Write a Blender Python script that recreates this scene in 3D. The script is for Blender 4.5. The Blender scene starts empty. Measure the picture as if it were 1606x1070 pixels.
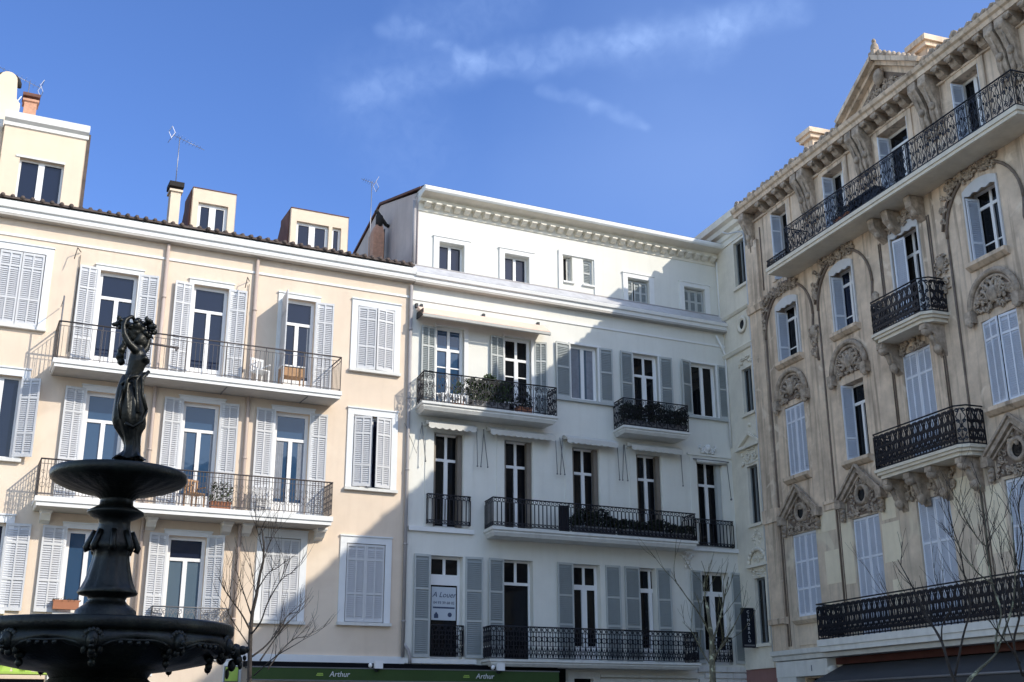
import bpy, math, random
from mathutils import Vector, Matrix
R = random.Random(11)
SC = bpy.context.scene
COL = SC.collection
PI = math.pi
sin, cos, rad = math.sin, math.cos, math.radians

# ------------------------------------------------------------------ camera
F_PX, PITCH, ROLL = 1837.64, rad(18.0898), rad(-0.23737)
FW = Vector((0, cos(PITCH), sin(PITCH)))
_r = Vector((1, 0, 0)); _u = Vector((0, -sin(PITCH), cos(PITCH)))
RT = cos(ROLL) * _r + sin(ROLL) * _u
UP = -sin(ROLL) * _r + cos(ROLL) * _u
CAM = Vector((0, 0, 1.6))
cd = bpy.data.cameras.new('camera'); co = bpy.data.objects.new('camera', cd); COL.objects.link(co)
cd.sensor_width = 36; cd.lens = F_PX / 1606 * 36; cd.clip_start = .1; cd.clip_end = 3000
m3 = Matrix((RT, UP, -FW)).transposed()
co.matrix_world = Matrix.Translation(CAM) @ m3.to_4x4()
SC.camera = co

# site frames: A = the long street front, B = the ornate front that closes the square
PA = Vector((-3.2316, 36.0, 0)); DA = Vector((.90014, .43559, 0)); ROTA = math.atan2(DA.y, DA.x)
PB = Vector((7.8735, 41.3739, 0)); DB = Vector((.33690, -.94154, 0)); ROTB = math.atan2(DB.y, DB.x)

# ------------------------------------------------------------------ materials
def nodes(name):
    m = bpy.data.materials.new(name); m.use_nodes = True
    nt = m.node_tree; return m, nt, nt.nodes['Principled BSDF']
def plain(name, col, rough=.6, metal=0, spec=.4, ior=None):
    m, nt, b = nodes(name)
    b.inputs['Base Color'].default_value = (*col, 1); b.inputs['Roughness'].default_value = rough
    b.inputs['Metallic'].default_value = metal; b.inputs['Specular IOR Level'].default_value = spec
    if ior: b.inputs['IOR'].default_value = ior
    return m
def surf(name, col, rough=.8, var=.12, scale=1.2, streak=.1, grime=(.5, .47, .42), bump=.15, bscale=60, metal=0, spec=.3, patch=None, sv=(4.5, .35)):
    """painted / stone surface: blotches, vertical weather streaks, fine grain bump"""
    m, nt, b = nodes(name); N = nt.nodes; L = nt.links
    tc = N.new('ShaderNodeTexCoord')
    n1 = N.new('ShaderNodeTexNoise'); n1.inputs['Scale'].default_value = scale; n1.inputs['Detail'].default_value = 6; n1.inputs['Roughness'].default_value = .65
    L.new(tc.outputs['Object'], n1.inputs['Vector'])
    r1 = N.new('ShaderNodeMapRange'); r1.inputs[1].default_value = .3; r1.inputs[2].default_value = .7
    r1.inputs[3].default_value = 1 - var; r1.inputs[4].default_value = 1 + var * .6
    L.new(n1.outputs[0], r1.inputs[0])
    mx = N.new('ShaderNodeMix'); mx.data_type = 'RGBA'; mx.blend_type = 'MULTIPLY'; mx.inputs[0].default_value = 1
    mx.inputs[6].default_value = (*col, 1); L.new(r1.outputs[0], mx.inputs[7])
    mp = N.new('ShaderNodeMapping'); mp.inputs['Scale'].default_value = (sv[0], sv[0], sv[1])
    L.new(tc.outputs['Object'], mp.inputs[0])
    n2 = N.new('ShaderNodeTexNoise'); n2.inputs['Scale'].default_value = 1; n2.inputs['Detail'].default_value = 5
    L.new(mp.outputs[0], n2.inputs['Vector'])
    r2 = N.new('ShaderNodeMapRange'); r2.inputs[1].default_value = .5; r2.inputs[2].default_value = .75; r2.inputs[3].default_value = 0; r2.inputs[4].default_value = streak
    L.new(n2.outputs[0], r2.inputs[0])
    m2 = N.new('ShaderNodeMix'); m2.data_type = 'RGBA'; L.new(r2.outputs[0], m2.inputs[0]); L.new(mx.outputs[2], m2.inputs[6])
    m2.inputs[7].default_value = (col[0] * grime[0], col[1] * grime[1], col[2] * grime[2], 1)
    out = m2.outputs[2]
    if patch:
        pc, sc_, th, amt = patch
        n3 = N.new('ShaderNodeTexNoise'); n3.inputs['Scale'].default_value = sc_; n3.inputs['Detail'].default_value = 7; n3.inputs['Distortion'].default_value = .8
        L.new(tc.outputs['Object'], n3.inputs['Vector'])
        r3 = N.new('ShaderNodeMapRange'); r3.inputs[1].default_value = th; r3.inputs[2].default_value = th + .08; r3.inputs[3].default_value = 0; r3.inputs[4].default_value = amt
        L.new(n3.outputs[0], r3.inputs[0])
        m4 = N.new('ShaderNodeMix'); m4.data_type = 'RGBA'; L.new(r3.outputs[0], m4.inputs[0]); L.new(out, m4.inputs[6]); m4.inputs[7].default_value = (*pc, 1)
        out = m4.outputs[2]
    L.new(out, b.inputs['Base Color'])
    b.inputs['Roughness'].default_value = rough; b.inputs['Metallic'].default_value = metal; b.inputs['Specular IOR Level'].default_value = spec
    if bump:
        n4 = N.new('ShaderNodeTexNoise'); n4.inputs['Scale'].default_value = bscale; n4.inputs['Detail'].default_value = 3
        L.new(tc.outputs['Object'], n4.inputs['Vector'])
        bp = N.new('ShaderNodeBump'); bp.inputs['Strength'].default_value = bump; bp.inputs['Distance'].default_value = .02
        L.new(n4.outputs[0], bp.inputs['Height']); L.new(bp.outputs[0], b.inputs['Normal'])
    return m
def glass(name, col, wav=.04, spec=.9):
    m, nt, b = nodes(name); N = nt.nodes; L = nt.links
    tc = N.new('ShaderNodeTexCoord'); n = N.new('ShaderNodeTexNoise'); n.inputs['Scale'].default_value = 1.3; n.inputs['Detail'].default_value = 2
    L.new(tc.outputs['Object'], n.inputs['Vector'])
    bp = N.new('ShaderNodeBump'); bp.inputs['Strength'].default_value = wav; bp.inputs['Distance'].default_value = .1
    L.new(n.outputs[0], bp.inputs['Height']); L.new(bp.outputs[0], b.inputs['Normal'])
    b.inputs['Base Color'].default_value = (*col, 1); b.inputs['Roughness'].default_value = .03
    b.inputs['Specular IOR Level'].default_value = spec * .5; b.inputs['IOR'].default_value = 1.5
    return m
M = dict(
    peach=surf('peach_render', (.73, .605, .48), var=.09, streak=.22, grime=(.80, .76, .74), scale=.7, patch=((.80, .69, .56), .35, .55, .5)),
    tower=surf('tower_render', (.74, .615, .475), var=.06, streak=.12, grime=(.78, .72, .68)),
    white=surf('ivory_render', (.76, .75, .69), var=.08, streak=.24, grime=(.8, .78, .75), scale=.6),
    shade_soffit=surf('shade_soffit', (.46, .435, .40), var=.1, streak=.1, scale=2),  # shade under cornices and slabs, put into the colour
    trim=surf('white_trim', (.80, .80, .78), var=.05, streak=.14, grime=(.7, .68, .64), scale=2),
    trimblue=surf('pale_trim', (.75, .765, .775), var=.04, streak=.06, scale=2),
    gable=surf('gable_render', (.54, .46, .43), var=.14, streak=.35, grime=(.62, .6, .6), scale=.9),
    strip=surf('pale_stone', (.80, .75, .64), var=.12, streak=.25, grime=(.72, .7, .66), scale=1.5),
    stone=surf('weathered_stone', (.70, .56, .425), var=.32, streak=1.0, grime=(.36, .35, .35), scale=1.3, bump=.3, bscale=25, patch=((.82, .70, .56), 1.7, .60, .7), sv=(7, .30)),
    stone_low=surf('weathered_stone_low', (.65, .54, .42), var=.26, streak=.75, grime=(.55, .56, .58), scale=1.3, bump=.3, bscale=25, patch=((.78, .70, .54), .8, .56, .6), sv=(9, .30)),
    stone_pale=surf('repaired_stone', (.80, .71, .54), var=.08, streak=.15, scale=2),
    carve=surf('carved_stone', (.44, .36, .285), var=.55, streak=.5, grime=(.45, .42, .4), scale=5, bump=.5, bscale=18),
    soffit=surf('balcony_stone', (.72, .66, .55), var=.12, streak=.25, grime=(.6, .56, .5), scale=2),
    slabw=surf('grey_white_stone', (.70, .70, .67), var=.10, streak=.25, grime=(.6, .58, .55), scale=3),
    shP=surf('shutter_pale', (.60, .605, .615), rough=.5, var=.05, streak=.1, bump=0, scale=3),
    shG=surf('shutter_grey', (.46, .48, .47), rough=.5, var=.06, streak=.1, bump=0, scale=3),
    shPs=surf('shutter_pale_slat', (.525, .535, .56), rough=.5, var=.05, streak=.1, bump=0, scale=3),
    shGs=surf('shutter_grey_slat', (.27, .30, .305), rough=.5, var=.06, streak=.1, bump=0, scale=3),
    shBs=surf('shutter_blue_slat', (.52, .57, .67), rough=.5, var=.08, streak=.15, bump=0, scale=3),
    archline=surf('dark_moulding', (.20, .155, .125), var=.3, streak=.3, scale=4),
    shB=surf('shutter_blue', (.72, .76, .84), rough=.5, var=.08, streak=.15, bump=0, scale=3),
    shD=surf('shutter_dark', (.20, .22, .23), rough=.5, var=.1, streak=.2, bump=0, scale=3),
    frame=surf('window_paint', (.80, .80, .80), rough=.4, var=.03, streak=.05, bump=0),
    wood=surf('old_brown_shutter', (.20, .17, .14), rough=.6, var=.1, bump=0, scale=4),
    glass=glass('window_glass', (.009, .014, .034)), glassb=glass('sky_glass', (.026, .062, .125), .06, 1.1),
    glassk=glass('dark_glass', (.006, .007, .009), .03, .5), glassl=glass('curtained_glass', (.09, .13, .17), .05, .8),
    curtain=surf('net_curtain', (.20, .22, .26), rough=.35, var=.2, scale=6, streak=.3, bump=0, spec=.5),
    iron=plain('black_iron', (.012, .013, .020), .45, .3), ironb=plain('brown_iron', (.07, .06, .06), .5, .2), irong=plain('grey_iron', (.17, .17, .18), .5, .2),
    tile=surf('roof_tile', (.11, .085, .075), var=.35, streak=.2, scale=4, bump=.3, bscale=30),
    tiler=surf('verge_tile', (.16, .075, .055), var=.3, streak=.2, scale=4),
    zinc=surf('grey_pipe', (.36, .34, .34), rough=.5, var=.1, bump=0), pipep=surf('painted_pipe', (.50, .41, .36), rough=.5, var=.08, bump=0),
    apron=surf('zinc_apron', (.52, .52, .54), rough=.6, var=.16, streak=.4, scale=3, grime=(.6, .6, .62)),
    dark=plain('fascia_black', (.006, .006, .008), .8, 0, .1),  # near-black of the shop fascia
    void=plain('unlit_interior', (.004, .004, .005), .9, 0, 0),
    salmon=surf('salmon_canvas', (.78, .58, .47), rough=.9, var=.06, bump=0, scale=2), canvas=surf('cream_canvas', (.60, .59, .55), rough=.9, var=.10, bump=0, scale=3),
    green=surf('green_canvas', (.042, .078, .024), rough=.85, var=.12, bump=0, scale=1), lime=surf('lime_canvas', (.36, .52, .10), rough=.8, var=.1, bump=0, scale=3),
    greyc=surf('charcoal_canvas', (.055, .058, .066), rough=.9, var=.15, bump=.05, scale=1), maroon=surf('maroon_beam', (.085, .026, .018), rough=.6, var=.25, streak=.3, scale=2),
    pinkw=surf('terracotta_wall', (.30, .165, .15), var=.12, streak=.2, scale=2),
    brick=surf('chimney_brick', (.55, .30, .20), var=.25, streak=.2, scale=9, bump=.4, bscale=14), soot=plain('soot', (.025, .022, .02), .9),
    bronze=surf('fountain_bronze', (.010, .0115, .010), rough=.40, var=.5, scale=7, streak=.6, grime=(3.5, 3.8, 3.2), bump=.22, bscale=45, metal=.35, spec=.5),
    bark=surf('bark', (.045, .038, .034), var=.4, scale=14, streak=.2, bump=.5, bscale=30), barkp=surf('speckled_bark', (.13, .125, .09), var=.5, scale=9, streak=.3, bump=.5, bscale=30, patch=((.50, .52, .36), 9, .56, .8)),
    twig=plain('twig', (.030, .024, .022), .8), twigg=plain('lichen_twig', (.10, .095, .05), .8),
    leaf=surf('leaf', (.055, .085, .035), rough=.6, var=.4, scale=9, bump=0), leafd=surf('leaf_dark', (.022, .030, .020), rough=.6, var=.4, scale=9, bump=0), leafl=plain('leaf_lime', (.42, .60, .10), .6),
    aerial=plain('aerial_metal', (.30, .30, .32), .4, .6), white_pl=plain('white_plastic', (.80, .80, .80), .4), terra=plain('terracotta_pot', (.36, .15, .08), .8),
    ltwood=surf('teak', (.45, .27, .15), var=.2, bump=0, scale=6), signk=plain('sign_black', (.008, .010, .018), .35), ink=plain('ink', (.05, .07, .13), .7), letter=plain('sign_letter', (.62, .64, .66), .5),
    paper=plain('banner_white', (.50, .55, .60), .8), asphalt=surf('asphalt', (.055, .055, .057), var=.2, scale=.5, streak=0, bump=.3), paving=surf('paving', (.20, .18, .155), var=.15, scale=.8, streak=0, bump=.3),
)

# ------------------------------------------------------------------ mesh helper
class MB:
    def __init__(s): s.v = []; s.f = []; s.m = []; s.sm = []
    def add(s, vs, fs, m=0, sm=False):
        k = len(s.v); s.v += [tuple(v) for v in vs]
        for f in fs: s.f.append(tuple(i + k for i in f)); s.m.append(m); s.sm.append(sm)
    def box(s, x0, x1, y0, y1, z0, z1, m=0):
        s.add([(x0, y0, z0), (x1, y0, z0), (x1, y1, z0), (x0, y1, z0), (x0, y0, z1), (x1, y0, z1), (x1, y1, z1), (x0, y1, z1)],
              [(0, 3, 2, 1), (4, 5, 6, 7), (0, 1, 5, 4), (1, 2, 6, 5), (2, 3, 7, 6), (3, 0, 4, 7)], m)
    def bo(s, x0, x1, o0, o1, z0, z1, m=0): s.box(x0, x1, -o1, -o0, z0, z1, m)
    def sweep(s, prof, x0, x1, m=0):          # profile (o, z) closed, extruded along x
        n = len(prof)
        vs = [(x0, -o, z) for o, z in prof] + [(x1, -o, z) for o, z in prof]
        s.add(vs, [(i, (i + 1) % n, n + (i + 1) % n, n + i) for i in range(n)] + [tuple(range(n))[::-1], tuple(range(n, 2 * n))], m)
    def prism(s, pts, o0, o1, m=0):           # outline (x, z), extruded in o
        n = len(pts)
        vs = [(x, -o0, z) for x, z in pts] + [(x, -o1, z) for x, z in pts]
        s.add(vs, [(i, (i + 1) % n, n + (i + 1) % n, n + i) for i in range(n)] + [tuple(range(n))[::-1], tuple(range(n, 2 * n))], m)
    def tube(s, pts, r, n=5, m=0, closed=False, r1=None, sm=True):
        pts = [Vector(p) for p in pts]; k = len(pts); vs = []
        up0 = None
        for i, p in enumerate(pts):
            if closed: t = pts[(i + 1) % k] - pts[i - 1]
            else: t = pts[min(i + 1, k - 1)] - pts[max(i - 1, 0)]
            if t.length < 1e-9: t = Vector((0, 0, 1))
            t.normalize()
            if up0 is None:
                up0 = Vector((0, 0, 1)) if abs(t.z) < .9 else Vector((0, 1, 0))
            a = up0 - t * up0.dot(t)
            if a.length < 1e-4: a = t.orthogonal()
            a.normalize(); up0 = a; b = t.cross(a)
            rr = r if r1 is None else r + (r1 - r) * i / max(1, k - 1)
            for j in range(n):
                q = 2 * PI * (j + .5) / n; vs.append(p + a * (cos(q) * rr) + b * (sin(q) * rr))
        fs = []
        for i in range(k if closed else k - 1):
            for j in range(n):
                A = i * n; B = ((i + 1) % k) * n
                fs.append((A + j, A + (j + 1) % n, B + (j + 1) % n, B + j))
        if not closed: fs += [tuple(range(n))[::-1], tuple(range((k - 1) * n, k * n))]
        s.add(vs, fs, m, sm and n > 4)
    def lathe(s, prof, n=48, m=0, c=(0, 0), sm=True, wob=None):
        vs = []
        for r, z in prof:
            for j in range(n):
                a = 2 * PI * j / n; rr = r * (1 + (wob(a, z) if wob else 0))
                vs.append((c[0] + rr * cos(a), c[1] + rr * sin(a), z))
        fs = [(i * n + j, i * n + (j + 1) % n, (i + 1) * n + (j + 1) % n, (i + 1) * n + j) for i in range(len(prof) - 1) for j in range(n)]
        s.add(vs, fs, m, sm)
    def ball(s, c, rx, ry=None, rz=None, nu=8, nv=6, m=0):
        ry = ry or rx; rz = rz or rx; vs = []
        for i in range(nv + 1):
            t = PI * i / nv
            for j in range(nu):
                a = 2 * PI * j / nu; vs.append((c[0] + rx * sin(t) * cos(a), c[1] + ry * sin(t) * sin(a), c[2] + rz * cos(t)))
        s.add(vs, [(i * nu + j, (i + 1) * nu + j, (i + 1) * nu + (j + 1) % nu, i * nu + (j + 1) % nu) for i in range(nv) for j in range(nu)], m, True)
    def wall(s, x0, x1, z0, z1, o, ops, dep, m=0, mr=None):
        mr = m if mr is None else mr
        xs = sorted({x0, x1, *[q for a in ops for q in (a[0], a[1]) if x0 < q < x1]}); zs = sorted({z0, z1, *[q for a in ops for q in (a[2], a[3]) if z0 < q < z1]})
        for i in range(len(xs) - 1):
            for j in range(len(zs) - 1):
                cx, cz = (xs[i] + xs[i + 1]) / 2, (zs[j] + zs[j + 1]) / 2
                if any(a[0] < cx < a[1] and a[2] < cz < a[3] for a in ops): continue
                s.add([(xs[i], -o, zs[j]), (xs[i + 1], -o, zs[j]), (xs[i + 1], -o, zs[j + 1]), (xs[i], -o, zs[j + 1])], [(0, 1, 2, 3)], m)
        for a, b, c, d in ops:
            P = [(a, -o, c), (b, -o, c), (b, -o, d), (a, -o, d)]; Q = [(x, -(o - dep), z) for x, _, z in P]
            s.add(P + Q, [(i, (i + 1) % 4, 4 + (i + 1) % 4, 4 + i) for i in range(4)], mr)
    def build(s, name, mats, parent=None, loc=None, rot=None):
        me = bpy.data.meshes.new(name); me.from_pydata(s.v, [], s.f)
        if not isinstance(mats, (list, tuple)): mats = [mats]
        for q in mats: me.materials.append(q)
        me.polygons.foreach_set('material_index', s.m); me.polygons.foreach_set('use_smooth', s.sm); me.update()
        return put(name, me, parent, loc, rot)
def put(name, me, parent=None, loc=None, rot=None):
    o = bpy.data.objects.new(name, me); COL.objects.link(o)
    if parent: o.parent = parent
    if loc is not None: o.location = loc
    if rot is not None: o.rotation_euler = (0, 0, rot)
    return o
def tag(o, label=None, cat=None, group=None, kind=None):
    if label: o['label'] = label
    if cat: o['category'] = cat
    if group: o['group'] = group
    if kind: o['kind'] = kind
    return o
def thing(name, label, cat, loc, rot=0, group=None):
    o = bpy.data.objects.new(name, None); COL.objects.link(o); o.location = loc; o.rotation_euler = (0, 0, rot); o.empty_display_size = .3
    return tag(o, label, cat, group)
def WA(s, o, z): return PA + DA * s + Vector((DA.y, -DA.x, 0)) * o + Vector((0, 0, z))
def WB(s, o, z): return PB + DB * s + Vector((DB.y, -DB.x, 0)) * o + Vector((0, 0, z))
def copy_tree(o, parent=None):
    c = o.copy(); COL.objects.link(c); c.parent = parent
    for ch in [q for q in SC.objects if q.parent == o]: copy_tree(ch, c)
    return c
def text_mesh(mb_obj_name, txt, size, mat, parent, loc, rot=(PI / 2, 0, 0), ext=.006, shear=0, align='CENTER'):
    cu = bpy.data.curves.new('t', 'FONT'); cu.body = txt; cu.size = size; cu.extrude = ext; cu.align_x = align; cu.align_y = 'CENTER'; cu.shear = shear; cu.resolution_u = 3
    ob = bpy.data.objects.new('t', cu); COL.objects.link(ob)
    dg = bpy.context.evaluated_depsgraph_get(); dg.update()
    me = bpy.data.meshes.new_from_object(ob.evaluated_get(dg)); bpy.data.objects.remove(ob)
    me.materials.clear(); me.materials.append(mat)
    o = put(mb_obj_name, me, parent, loc); o.rotation_euler = rot; return o

# ------------------------------------------------------------------ windows, shutters, surrounds
def window(root, x0, x1, z0, z1, o=-.2, fr=.07, cen=.12, tr=None, tm=.09, split=False, bars=(), g='glass', fm='frame', name='window', gt=None, single=False, solid=0, cur=None):
    b = MB(); t = .06
    b.bo(x0, x0 + fr, o, o + t, z0, z1); b.bo(x1 - fr, x1, o, o + t, z0, z1); b.bo(x0 + fr, x1 - fr, o, o + t, z1 - fr, z1); b.bo(x0 + fr, x1 - fr, o, o + t, z0, z0 + fr)
    zt = z1 - fr; c = (x0 + x1) / 2
    if tr:
        zt = z0 + (z1 - z0) * tr
        b.bo(x0 + fr, x1 - fr, o, o + t + .012, zt - tm / 2, zt + tm / 2)
        if split: b.bo(c - .045, c + .045, o, o + t, zt + tm / 2, z1 - fr)
        zt -= tm / 2
    if not single: b.bo(c - cen / 2, c + cen / 2, o, o + t + .02, z0 + fr, zt)
    for q in bars:
        z = z0 + (z1 - z0) * q
        b.bo(x0 + fr, c - cen / 2, o, o + t - .01, z - .02, z + .02); b.bo(c + cen / 2, x1 - fr, o, o + t - .01, z - .02, z + .02)
    if solid:
        b.bo(x0 + fr, c - cen / 2, o, o + t - .015, z0 + fr, z0 + solid); b.bo(c + cen / 2, x1 - fr, o, o + t - .015, z0 + fr, z0 + solid)
    w = b.build(name, M[fm], root)
    p = MB(); p.bo(x0 + .01, x1 - .01, o + .012, o + .03, z0 + .01, z1 - .01); p.build('pane', M[g], w)
    if cur:
        p = MB(); zb = z0 + fr + solid
        for x_0, x_1 in ((x0 + fr, x0 + fr + (x1 - x0) * cur), (x1 - fr - (x1 - x0) * cur * .8, x1 - fr)):
            n_ = 8
            for k_ in range(n_):
                xa = x_0 + (x_1 - x_0) * k_ / n_; xb = x_0 + (x_1 - x_0) * (k_ + 1) / n_; w_ = .004 * (k_ % 2)
                p.add([(xa, -(o + .033 + w_), zb), (xb, -(o + .037 - w_), zb), (xb, -(o + .037 - w_), zt), (xa, -(o + .033 + w_), zt)], [(0, 1, 2, 3)])
        p.build('curtain', M['curtain'], w)
    if gt:
        p = MB(); p.bo(x0 + fr, x1 - fr, o + .032, o + .04, zt + tm, z1 - fr); p.build('pane', M[gt], w)
    return w
_sh = {}
def shutter_mesh(w, h, cols, rails, mat, slat=.06):
    k = (round(w, 2), round(h, 2), cols, tuple(rails), mat)
    if k in _sh: return _sh[k]
    w, h = k[0], k[1]
    b = MB(); t = .035; st = .05
    b.box(0, st, -t, 0, 0, h); b.box(w - st, w, -t, 0, 0, h); b.box(st, w - st, -t, 0, 0, .09); b.box(st, w - st, -t, 0, h - .07, h)
    xs = [st]
    for c in range(1, cols):
        x = w * c / cols; b.box(x - .022, x + .022, -t, 0, .09, h - .07); xs.append(x)
    zs = [.09] + [h * q for q in rails] + [h - .07]
    for z in zs[1:-1]: b.box(st, w - st, -t - .002, 0, z - .03, z + .03)
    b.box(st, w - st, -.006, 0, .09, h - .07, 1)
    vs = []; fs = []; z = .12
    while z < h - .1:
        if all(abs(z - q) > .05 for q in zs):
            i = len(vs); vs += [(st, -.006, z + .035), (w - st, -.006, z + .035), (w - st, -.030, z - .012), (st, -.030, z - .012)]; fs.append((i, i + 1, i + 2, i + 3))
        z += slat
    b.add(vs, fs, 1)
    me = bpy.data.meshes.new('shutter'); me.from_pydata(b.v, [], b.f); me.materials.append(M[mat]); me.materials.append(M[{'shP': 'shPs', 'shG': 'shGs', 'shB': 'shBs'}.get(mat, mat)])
    me.polygons.foreach_set('material_index', b.m); me.update()
    _sh[k] = me; return me
def shutter(root, x0, x1, z0, z1, mat='shP', cols=2, rails=(.26, .76), o=.02, ang=0, hinge='L', label=None):
    """flat leaf at x0..x1; ang swings it about its hinge edge"""
    me = shutter_mesh(x1 - x0, z1 - z0, cols, rails, mat)
    s = bpy.data.objects.new('shutter', me); COL.objects.link(s); s.parent = root
    if hinge == 'L': s.location = (x0, -o, z0); s.rotation_euler = (0, 0, -rad(ang))
    else:
        a = rad(ang); w = x1 - x0
        s.location = (x1 - w * cos(a), -o - w * sin(a), z0); s.rotation_euler = (0, 0, a)
    if label: s['label'] = label
    return s
def surround(root, x0, x1, z0, z1, mat='trimblue', w=.16, o=.045, sill=True, ears=True, top_only=False, lint=.0):
    b = MB()
    if not top_only: b.bo(x0 - w, x0, 0, o, z0, z1); b.bo(x1, x1 + w, 0, o, z0, z1)
    b.bo(x0 - w, x1 + w, 0, o + .003, z1, z1 + w); b.bo(x0 - w - .02, x1 + w + .02, 0, o + .035, z1 + w, z1 + w + .04)
    r = b.build('window_surround', M[mat], root)
    if sill: b = MB(); b.bo(x0 - w - .03, x1 + w + .03, 0, o + .08, z0 - .09, z0); b.build('sill', M['slabw'], r)
    return r

# ------------------------------------------------------------------ ironwork
def spiral(cx, cz, r, a0, turns, n=12, end=.25):
    return [(cx + r * (1 - (1 - end) * t / n) * cos(a0 + turns * 2 * PI * t / n), cz + r * (1 - (1 - end) * t / n) * sin(a0 + turns * 2 * PI * t / n)) for t in range(n + 1)]
def rail_seg(b, p, q, z0, z1, style):
    p = Vector((p[0], p[1], 0)); q = Vector((q[0], q[1], 0)); L = (q - p).length; d = (q - p) / L; h = z1 - z0
    P = lambda u, z: (p.x + d.x * u, p.y + d.y * u, z)
    T = lambda pts, r=.009, n=4: b.tube([P(u, z) for u, z in pts], r, n)
    def B(u, a=z0, c=z1, r=.009): T([(u, a), (u, c)], r)
    T([(0, z1), (L, z1)], .022, 6)
    if style == 'bars':
        T([(0, z1 - .12), (L, z1 - .12)], .010); T([(0, z0 + .06), (L, z0 + .06)], .012)
        n = max(1, round(L / .125))
        for i in range(n + 1): B(L * i / n, z0 + .06, z1 - .12, .008)
        n = max(1, round(L / 1.15))
        for i in range(n + 1): B(L * i / n, z0, z1, .016)
    elif style == 'dense':
        T([(0, z0 + .07), (L, z0 + .07)], .013); T([(0, z1 - .13), (L, z1 - .13)], .010)
        n = max(1, round(L / .085)); w = L / n
        for i in range(n + 1): B(w * i, z0 + .07, z1, .011)
        for i in range(0, n, 2):
            c = w * (i + 1)
            T(spiral(c, z0 + h * .30, w * .8, 0, 1, 8, .9), .007); T(spiral(c, z0 + h * .66, w * .7, PI / 2, 1.2, 8, .4), .007)
            T([(c - w, z0 + h * .42), (c, z0 + h * .55), (c + w, z0 + h * .42)], .007)
    elif style == 'circles':
        T([(0, z0 + .05), (L, z0 + .05)], .014); T([(0, z0 + .16), (L, z0 + .16)], .012); T([(0, z1 - .13), (L, z1 - .13)], .012)
        n = max(1, round(L / .145)); w = L / n
        for i in range(n + 1): B(w * i, z0 + .05, z1 - .13, .019)
        for i in range(n):
            c = w * (i + .5); T(spiral(c, z1 - .067, .045, 0, 1, 8, 1), .012); T(spiral(c, z0 + .105, .04, 0, 1, 8, 1), .012)
    elif style == 'lattice':
        T([(0, z0 + .05), (L, z0 + .05)], .014); T([(0, z1 - .16), (L, z1 - .16)], .012); T([(0, z0 + h * .42), (L, z0 + h * .42)], .010)
        n = max(1, round(L / .19)); w = L / n
        for i in range(n + 1): B(w * i, z0 + .05, z1, .015)
        for i in range(n):
            c = w * (i + .5); T(spiral(c, z1 - .08, .065, 0, 1, 8, 1), .014)
            T(spiral(c, z0 + h * .63, w * .45, 0, 1, 8, 1), .015); B(c, z0 + h * .42, z1 - .16, .012)
            T([(c - w * .5, z0 + h * .42), (c, z0 + .08), (c + w * .5, z0 + h * .42)], .015); T([(c - w * .5, z0 + .06), (c, z0 + h * .36), (c + w * .5, z0 + .06)], .015); T(spiral(c, z0 + h * .22, .05, 0, 1, 8, 1), .014)
    elif style == 'scroll':
        T([(0, z0 + .05), (L, z0 + .05)], .016)
        n = max(1, round(L / .42)); w = L / n
        for i in range(n + 1): B(w * i, z0, z1, .013)
        for i in range(n):
            c = w * (i + .5); B(c, z0 + .05, z0 + h * .55, .008)
            for sg in (-1, 1):
                e = lambda pts: [(c + sg * (u - c), z) for u, z in pts]
                T(e(spiral(c + w * .23, z1 - .13, .085, PI * .9, -1.3, 12)), .011)
                T(e([(c + w * .16, z1 - .11), (c + w * .33, z0 + h * .62), (c + w * .10, z0 + h * .42), (c + w * .30, z0 + h * .22), (c + w * .12, z0 + .10)]), .011)
                T(e(spiral(c + w * .26, z0 + h * .20, .075, PI * .5, 1.3, 12)), .011)
                T(e(spiral(c + w * .27, z0 + h * .52, .07, 0, 1.4, 12)), .010)
                T(e([(c, z0 + .08), (c + w * .42, z0 + h * .36), (c + w * .05, z0 + h * .7), (c + w * .4, z1 - .04)]), .008)
            b.ball(P(c, z0 + h * .60), .030, .030, .045, 5, 4)
            T(spiral(c, z1 - .10, .045, 0, 1, 8, 1), .010)
    elif style == 'dscroll':     # dense cast panels
        T([(0, z0 + .04), (L, z0 + .04)], .022)
        n = max(1, round(L / .24)); w = L / n
        for i in range(n + 1): B(w * i, z0, z1 - .1, .017)
        for i in range(n):
            c = w * (i + .5); B(c, z0 + .05, z0 + h * .8, .010)
            for sg in (-1, 1):
                e = lambda pts: [(c + sg * (u - c), z) for u, z in pts]
                T(e(spiral(c + w * .25, z1 - .12, .055, PI, -1.4, 10)), .020)
                T(e(spiral(c + w * .24, z0 + h * .60, .052, 0, 1.4, 10)), .020)
                T(e(spiral(c + w * .24, z0 + h * .36, .052, PI, -1.4, 10)), .020)
                T(e(spiral(c + w * .24, z0 + h * .15, .052, 0, 1.4, 10)), .020)
                T(e([(c, z0 + .1), (c + w * .36, z0 + h * .3), (c + w * .06, z0 + h * .5), (c + w * .38, z0 + h * .72), (c + w * .02, z1 - .06)]), .019)
            b.ball(P(c, z0 + h * .48), .038, .038, .06, 5, 4); b.ball(P(c, z0 + h * .25), .030, .03, .045, 5, 4)
def railing(parent, pts, z0, z1, style, mat):
    b = MB()
    for i in range(len(pts) - 1): rail_seg(b, pts[i], pts[i + 1], z0, z1, style)
    return b.build('railing', M[mat], parent)
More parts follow.
